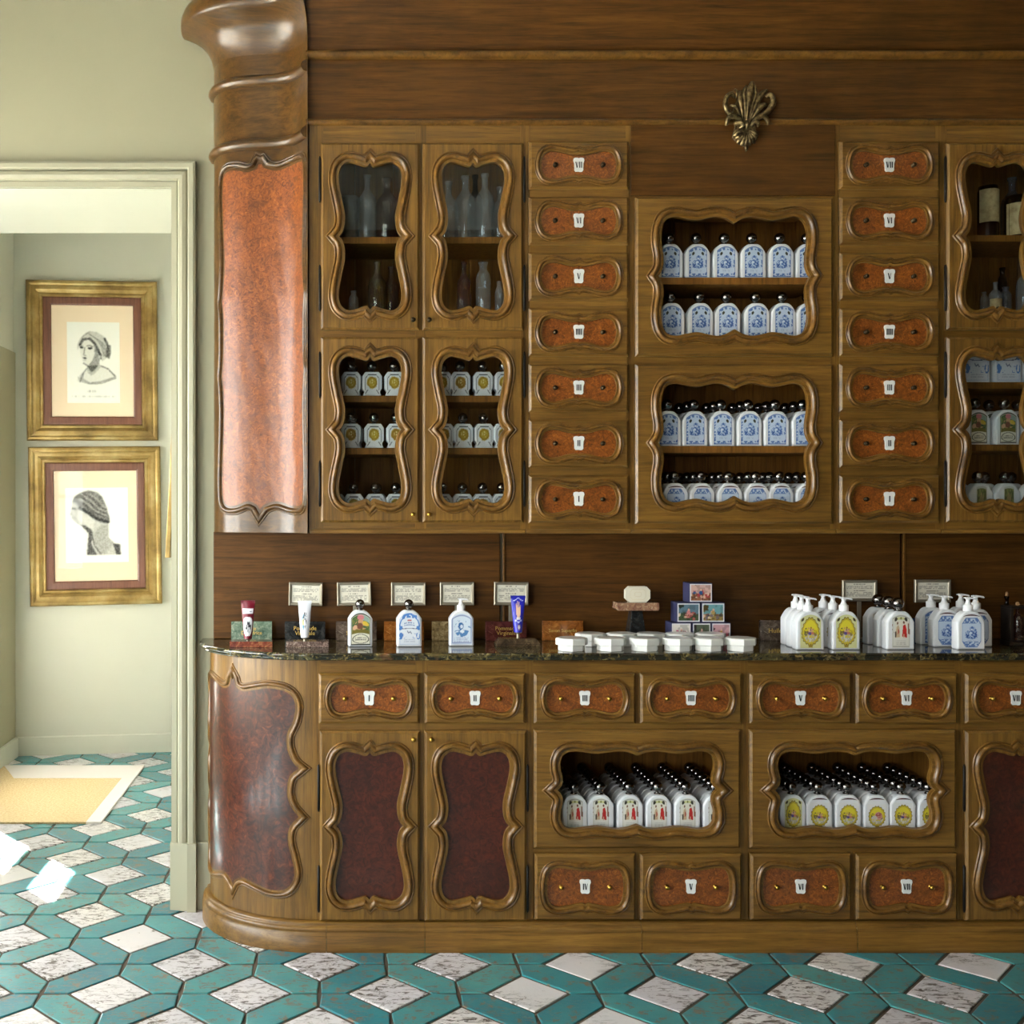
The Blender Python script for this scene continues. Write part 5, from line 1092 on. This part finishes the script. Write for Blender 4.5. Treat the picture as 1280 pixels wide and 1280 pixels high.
def card(x0, x1, y0, y1, label, seed, d=3.268, tilt=0.0, post=True):
    X0_, X1_ = PX(x0, d), PX(x1, d); z0, z1 = PZ(y1, d), PZ(y0, d); xc = (X0_+X1_)/2
    r = thing('card_holder', label, 'card holder', (xc, d, CZ)); w, h = X1_-X0_, z1-z0; t = 0.009; zz0 = z0-CZ
    P = lambda i: [(-w/2+i, zz0+i), (w/2-i, zz0+i), (w/2-i, zz0+h-i), (-w/2+i, zz0+h-i)]
    L = lambda q, y: [(x, y, z) for x, z in q]; b = MB(); b.loft([L(P(0), 0.004), L(P(0), -0.003), L(P(0.002), -0.005), L(P(t-0.002), -0.004), L(P(t), -0.0015)], True, smooth=False); b.add(L(P(0), 0.004), [(0, 1, 2, 3)])
    fr = link('frame', b.mesh('frame', M['steel']), r); fr.rotation_euler = (0, tilt, 0)
    c = link('printed_card', print_mesh('printed_card', art_card(seed), w-2*t+0.002, h-2*t+0.002, M['print'], -0.001, zz0+t-0.001), r); c.rotation_euler = (0, tilt, 0)
    b = MB(); b.box(-0.006, 0.006, 0.0, 0.004, 0.004, zz0+0.01); link('post', b.mesh('post', M['steel'], 0.001), r)
    b = MB(); b.box(-0.02, 0.02, -0.024, 0.018, 0, 0.005); link('foot', b.mesh('foot', M['steel'], 0.0015), r); return r
for x0, x1, y0, y1, lb, tl in ((360, 402, 728, 757, 'pewter framed text card above the black marble plaque', 0.02), (422.5, 465, 727.5, 757, 'pewter framed text card behind the painted label bottle', -0.02), (489, 532, 728, 757, 'pewter framed text card behind the blue garland bottle', 0.0), (550, 592.5, 727.5, 756.5, 'pewter framed text card behind the single pump bottle', 0.0), (617, 660, 727.5, 756.5, 'pewter framed text card behind the blue tube', 0.01), (1052.5, 1096, 725, 751.5, 'pewter framed text card behind the yellow pump bottles', 0.0), (1143, 1188, 724.5, 753, 'pewter framed text card behind the blue pump bottles', 0.0)):
    card(x0, x1, y0, y1, lb, int(x0), 3.272, tl)
plaque(289, 340, 777, 'green', 'green marble plaque with gilt lettering behind the dark red tube', 'Pâte\nDentifrice', 0.0155)
plaque(356, 406.5, 777, 'black', 'black marble plaque lettered Pommade Virginale behind the white tube', 'Pommade\nVirginale', 0.0172)
plaque(420, 471, 777, 'grey', 'grey brown marble plaque behind the painted label bottle', 'Eau\nSuperfine', 0.0165)
plaque(480, 530, 777, 'orange', 'brown orange marble plaque behind the blue garland bottle', 'Eau\nTriple', 0.0165)
plaque(540, 590, 777, 'tan', 'mottled tan marble plaque behind the single pump bottle', None)
plaque(607, 658.5, 777, 'maroon', 'maroon marble plaque with gilt lettering behind the blue tube', 'Pommade\nVirginale', 0.0165)
plaque(678, 729, 776, 'orange', 'orange marble plaque lettered Savon Superfin', 'Savon Superfin', 0.0142, tz=0.026)
plaque(950.5, 1004, 775.5, 'grey', 'grey marble plaque lettered Huile beside the yellow pump bottles', 'Huile', 0.019, tz=0.024, tx=-0.02)
plaque(1139, 1168, 773, 'blue', 'blue stone plaque tucked behind the blue pump bottles', None)
def tube(x, ytop, ybot, ybase, art, label, base, bx0, bx1, wt, wb, basecol):
    d = cd(ybase)+0.012; z1, z0 = PZ(ytop, d), PZ(ybot, d); X = PX(x, d)
    s = thing('tube_stand', 'low %s stand holding the %s' % (basecol, label.split(' with')[0]), 'stand', (PX((bx0+bx1)/2, d), d, CZ))
    b = MB(); w = (bx1-bx0)*d/F/2; hb = 0.0165 if base != 'slab' else 0.022
    k = 0.82 if base == 'slab' else 1.0
    b.loft([[(-w*q, -0.02*q, z), (w*q, -0.02*q, z), (w*q, 0.03*q, z), (-w*q, 0.03*q, z)] for q, z in ((1, 0), (1, hb*0.35), (k, hb))], True, True, True, False); link('base', b.mesh('base', MBL[base], 0.001), s)
    ofx = X-s.location.x; b = MB(); b.lathe([(0.005, hb), (0.0042, hb+0.002), (0.0042, z0-CZ+0.004)], (ofx, 0, 0), 10); link('pin', b.mesh('pin', M['steel']), s)
    t = thing('cream_tube', label, 'tube', (X, d, z0)); h = z1-z0; rings = []; N = 14; SEG = 24
    def prof(v): f = v**0.9; return (wb+(wt-wb)*f, wb*(1-f)**0.8+0.0016)
    nu = 41
    def mpf(u, v):
        a = 2*math.pi*(u-0.5); rx, ry = prof(v); return (rx*math.sin(a), -ry*math.cos(a), v*h)
    m = print_mesh('tube_body', art, 0, 0, M['printg'], mapper=mpf); link('tube_body', m, t)
    b = MB(); b.lathe([(wb*0.98, 0.0), (wb*0.9, -0.002), (wb*0.45, -0.004), (wb*0.42, -0.004-0.0015), (0.0, -0.0055)], seg=16); link('tube_shoulder', b.mesh('tube_shoulder', M['steel']), t)
    b = MB(); b.box(-wt, wt, -0.0018, 0.0018, h-0.008, h); link('crimp', b.mesh('crimp', M['tcol'], 0.0004), t); return t
# wrap-around artwork: front of the tube is u=0.5 (u runs right to left seen from the front)
def wrap(f, nu=61, nv=46):
    U, V = grid_uv(nu, nv); x = np.sin((U-0.5)*2*math.pi); front = abs(U-0.5) < 0.25; return f(x, V, front)
def t_red(x, V, fr):
    I = full(x, (112, 20, 38)); nz = vnoise(x+1, V, 9, 18, 101); setc(I, fr & (abs(V-0.72) < 0.075) & (abs(x) < 0.86), (226, 226, 232)); setc(I, fr & (abs(V-0.71) < 0.02) & (abs(x) < 0.7) & (nz > 0.4), (120, 124, 140))
    r = np.hypot(x/0.86, (V-0.32)/0.25); setc(I, fr & (np.maximum(abs(x)/0.86, 0)**3+(abs(V-0.32)/0.25)**3 < 1), (230, 230, 234)); setc(I, fr & (np.hypot((x-0.1)/0.55, (V-0.3)/0.14) < 1) & (nz > 0.42), (34, 32, 44)); setc(I, fr & (np.hypot((x-0.0)/0.3, (V-0.42)/0.09) < 1) & (nz > 0.5), (50, 46, 56)); return I
def t_white(x, V, fr):
    I = full(x, (232, 234, 242)); nz = vnoise(x+1, V, 8, 20, 103); setc(I, fr & (np.hypot((x+0.15)/0.4, (V-0.42)/0.22) < 1) & (nz > 0.3), (92, 150, 178)); setc(I, fr & (np.hypot((x+0.3)/0.2, (V-0.42)/0.08) < 1), (206, 200, 120)); setc(I, fr & (np.hypot((x-0.05)/0.3, (V-0.48)/0.22) < 1) & (nz > 0.45), (86, 84, 90)); setc(I, fr & (np.hypot((x-0.0)/0.12, (V-0.4)/0.18) < 1), (232, 232, 236)); return I
def t_blue(x, V, fr):
    I = full(x, (30, 36, 176)); x = x*0.9
    hand = polym(x, V, [(-0.3, 0.5), (-0.36, 0.62), (-0.3, 0.78), (-0.2, 0.8), (-0.16, 0.66), (-0.13, 0.85), (-0.03, 0.86), (0.0, 0.68), (0.05, 0.84), (0.15, 0.83), (0.16, 0.66), (0.25, 0.76), (0.34, 0.72), (0.34, 0.5), (0.2, 0.4), (-0.18, 0.4)])
    setc(I, fr & hand, (226, 186, 160)); setc(I, fr & (abs(V-0.37) < 0.035) & (abs(x) < 0.3), (226, 222, 220)); setc(I, fr & (abs(V-0.9-0.03*np.cos(x*6)) < 0.014) & (abs(x) < 0.62), (216, 220, 236)); setc(I, fr & (abs(V-0.3+0.025*np.cos(x*7)) < 0.016) & (abs(x) < 0.55), (200, 206, 232)); setc(I, fr & (np.hypot((x-0.1)/0.3, (V-0.14)/0.08) < 1), (150, 120, 140)); setc(I, fr & (np.hypot((x-0.1)/0.18, (V-0.14)/0.05) < 1), (222, 222, 226)); return I
M['tcol'] = plain('red_crimp', srgb(104, 18, 34), 0.4); tube(310, 750.5, 798, 809, wrap(t_red), 'dark red cream tube with a white oval label', 'red', 288, 341, 0.0203, 0.0115, 'red marble')
M['tcol'] = plain('white_crimp', srgb(228, 230, 238), 0.4); tube(381, 751, 796.5, 809, wrap(t_white), 'white cream tube with a small painted figure', 'speckle', 358, 411, 0.0195, 0.0115, 'speckled marble')
M['tcol'] = plain('blue_crimp', srgb(26, 32, 150), 0.4); tube(647.5, 744.5, 790, 808, wrap(t_blue), 'cobalt blue cream tube with an open hand', 'slab', 619, 674, 0.0215, 0.0115, 'dark brown marble')
def cnt_place(key, x, ybase, name, label, cat, rz=0.0, group=None, D=0.036):
    d = cd(ybase)+D/2; return place(key, name, label, cat, PX(x, d), d, CZ, rz, group)
cnt_place('c_paint', 450, 808.8, 'arched_bottle', 'white bottle with a painted garden label standing alone on the worktop', 'bottle', 0.1)
cnt_place('c_curtain', 511, 808.8, 'arched_bottle', 'white bottle with blue garland label standing alone on the worktop', 'bottle', 0.06)
cnt_place('c_round', 576.2, 808, 'pump_bottle', 'white pump bottle with a round blue medallion label standing alone on the worktop', 'pump bottle', 0.02)
# octagonal jars with lids
def octo(w, dth, c): return [(w-c, -dth), (w, -dth+c), (w, dth-c), (w-c, dth), (-w+c, dth), (-w, dth-c), (-w, -dth+c), (-w+c, -dth)]
def octring(w, dth, c, z): return [(x, y, z) for x, y in octo(w, dth, c)]
b = MB(); b.loft([octring(0.0315, 0.0285, 0.0175, 0), octring(0.0325, 0.0295, 0.0180, 0.0015), octring(0.0325, 0.0295, 0.0180, 0.020)], True, True, True, False); jb = b.mesh('jar_body', M['porc'], 0.0008)
b = MB(); b.loft([octring(0.0375, 0.034, 0.0205, 0.0165), octring(0.0385, 0.035, 0.021, 0.018), octring(0.0385, 0.035, 0.021, 0.0335), octring(0.037, 0.0335, 0.0205, 0.0355), octring(0.033, 0.030, 0.018, 0.0365)], True, True, True, False); jl = b.mesh('lid', M['porc'], 0.0008)
for m_ in (jb, jl): m_.transform(__import__('mathutils').Matrix.Diagonal((1.1, 1.08, 1.0, 1.0)))
kind('jar', [('jar_body', jb), ('lid', jl)])
for i, x in enumerate((714.5, 763, 806, 847.5, 886, 925.5)): cnt_place('jar', x, 815.0, 'porcelain_jar', 'white octagonal porcelain jar, %s from the orange plaque, front row of jars' % ORD[i], 'jar', 0.33+rr.uniform(-.06, .06), 'front row of porcelain jars', 0.062)
for i, x in enumerate((738, 776.5, 813.5, 849.5, 888)): cnt_place('jar', x, 808.6, 'porcelain_jar', 'white octagonal porcelain jar, %s from the orange plaque, second row behind the front' % ORD[i], 'jar', 0.33+rr.uniform(-.06, .06), 'second row of porcelain jars', 0.062)
# soap on its marble stand
d = 3.235; s = thing('soap_stand', 'small marble pedestal with a breccia slab beside the picture boxes', 'stand', (PX(794.5, d), d, CZ)); k = d/F
zt = PZ(752.5, d)-CZ; zm = PZ(762, d)-CZ
b = MB(); b.loft([[(-w*k, -w*k, z), (w*k, -w*k, z), (w*k, w*k, z), (-w*k, w*k, z)] for w, z in ((12, 0), (11.5, 0.004), (6.5, zm))], True, True, True, False); link('pedestal', b.mesh('pedestal', MBL['black'], 0.001), s)
b = MB(); b.loft([[(-w*k, -0.03, z), (w*k, -0.03, z), (w*k, 0.03, z), (-w*k, 0.03, z)] for w, z in ((25, zm), (26.3, zm+0.004), (25.6, zt))], True, True, True, False); link('slab', b.mesh('slab', MBL['breccia'], 0.001), s)
w, h = 15.2*k, 19.5*k; so = thing('soap_bar', 'white octagonal soap bar standing on the marble stand', 'soap', (PX(796.3, d), d, CZ+zt+0.0004))
def oc2(i): c = 0.011; return [(-w+c, i), (w-c, i), (w-i, c), (w-i, h-c), (w-c, h-i), (-w+c, h-i), (-w+i, h-c), (-w+i, c)]
b = MB(); b.prism_y(oc2(0.0), -0.011, 0.011); link('bar', b.mesh('bar', plain('ivory_soap', srgb(232, 226, 206), 0.45), 0.003), so)
for sc in (0.66, 0.30):
    oo = [(x*sc, h/2+(z-h/2)*sc*1.1) for x, z in oc2(0)]; b = moulding(oo, -0.011, 0.07); link('relief', b.mesh('relief', plain('ivory_relief', srgb(226, 216, 190), 0.5)), so)
# pyramid of picture boxes
navy = plain('navy_card', srgb(52, 54, 88), 0.6)
for k, (x0, x1, y0, y1, lb) in enumerate(((861.5, 890.5, 720.8, 745, 'top box of the pyramid with a figure in blue on its picture'), (846, 875.3, 745.8, 770.3, 'picture box of the middle tier showing figures on a hillside'), (877, 906, 745.8, 770.3, 'picture box of the middle tier showing a ruin and crowd'), (839, 864, 770.8, 797.5, 'picture box of the bottom tier with a magenta figure'), (865.5, 888.5, 770.8, 797.5, 'picture box of the bottom tier with a round cloud scene'), (889.5, 913.5, 770.8, 797.5, 'picture box of the bottom tier with pink and red figures'))):
    d = 3.19; tier = (0 if k > 2 else (1 if k > 0 else 2)); zs = [CZ, CZ+0.0605, CZ+0.1195]; hgt = [0.060, 0.0585, 0.057][tier]
    X0_, X1_ = PX(x0, d), PX(x1, d); r = thing('soap_box', 'navy '+lb, 'box', ((X0_+X1_)/2, d+0.03, zs[tier])); w = X1_-X0_
    b = MB(); b.box(-w/2, w/2, -0.03, 0.03, 0, hgt); link('box_body', b.mesh('box_body', navy, 0.0012), r); link('picture', print_mesh('picture', art_box(k), w-0.004, hgt-0.005, M['printg'], -0.0305, 0.0025), r)
# groups of bottles at the right
for x, yb, w in ((994.5, 806.5, 'rearmost'), (1002, 809.6, 'middle')): cnt_place('p_yellow_oval', x, yb, 'pump_bottle', w+' white pump bottle of the yellow file next to the Huile plaque', 'pump bottle', 0.03, 'yellow pump bottles behind the first front one', 0.04)
cnt_place('p_yellow', 1010, 812.8, 'pump_bottle', 'white pump bottle with pale yellow label at the front of the first yellow file', 'pump bottle', 0.0, None, 0.04)
for x, yb, w in ((1029, 806.3, 'rearmost'), (1041, 809.4, 'middle')): cnt_place('p_yellow_oval', x, yb, 'pump_bottle', w+' white pump bottle of the yellow file next to the ball stopper bottles', 'pump bottle', 0.03, 'yellow pump bottles behind the second front one', 0.04)
cnt_place('p_yellow', 1054.5, 812.6, 'pump_bottle', 'white pump bottle with pale yellow label at the front of the second yellow file', 'pump bottle', 0.0, None, 0.04)
for x, yb, w in ((1097.5, 805.8, 'rearmost'), (1110.5, 809.2, 'middle')): cnt_place('b_red', x, yb, 'arched_bottle', w+' large white ball stopper bottle behind the red figure bottle on the worktop', 'bottle', 0.03, 'ball stopper bottles behind the front one', 0.04)
cnt_place('b_red', 1122.3, 812.4, 'arched_bottle', 'large white bottle with two red robed figures at the front on the worktop', 'bottle', 0.0, None, 0.04)
cnt_place('p_blue', 1163.5, 806, 'pump_bottle', 'white pump bottle with two dark seals on its blue label', 'pump bottle', 0.03, None, 0.04)
cnt_place('p_octo', 1180, 809.2, 'pump_bottle', 'white pump bottle with eight sided blue label between its two blue neighbours', 'pump bottle', 0.03, None, 0.04)
cnt_place('p_octo', 1201, 805.6, 'pump_bottle', 'white pump bottle with blue label at the back of the blue group', 'pump bottle', 0.0, None, 0.04)
cnt_place('p_octo', 1219.5, 808.8, 'pump_bottle', 'white pump bottle with blue label behind the foremost blue one, towards the dark rack', 'pump bottle', 0.0, None, 0.04)
cnt_place('p_octo', 1210, 812.4, 'pump_bottle', 'foremost white pump bottle with eight sided blue label in the blue group', 'pump bottle', 0.0, None, 0.04)
# dark rack with small corked bottles
d = 3.15; k = d/F; s = thing('bottle_rack', 'dark wooden rack holding corked bottles at the end of the worktop', 'rack', (PX(1278, d), d, CZ)); DK = plain('ebonised_wood', srgb(30, 24, 20), 0.4)
def rx(x): return (x-1278)*k
zt = PZ(757, d)-CZ
for nm, a, b_, c, e_ in (('shelf_board', 1257, 1300, zt-0.007, zt), ('base', 1256, 1300, 0, 0.012), ('post', 1257, 1260.5, 0.012, zt-0.007), ('post', 1296, 1300, 0.012, zt-0.007)):
    b = MB(); b.box(rx(a), rx(b_), -0.025, 0.025, c, e_); link(nm, b.mesh(nm, DK, 0.001), s)
for x, col in ((1272, 'amber'), (1288, 'dark')):
    r = glass_bottle('corked_bottle', 'small %s corked bottle hanging in the dark rack' % col, col, x, CZ+0.012, 13, 44, d, CORK)
r = glass_bottle('corked_bottle', 'tall dark bottle with glass stopper behind the rack', 'dark', 1258.5, CZ, 9, 58, 3.2, CORK, None, 'slim')
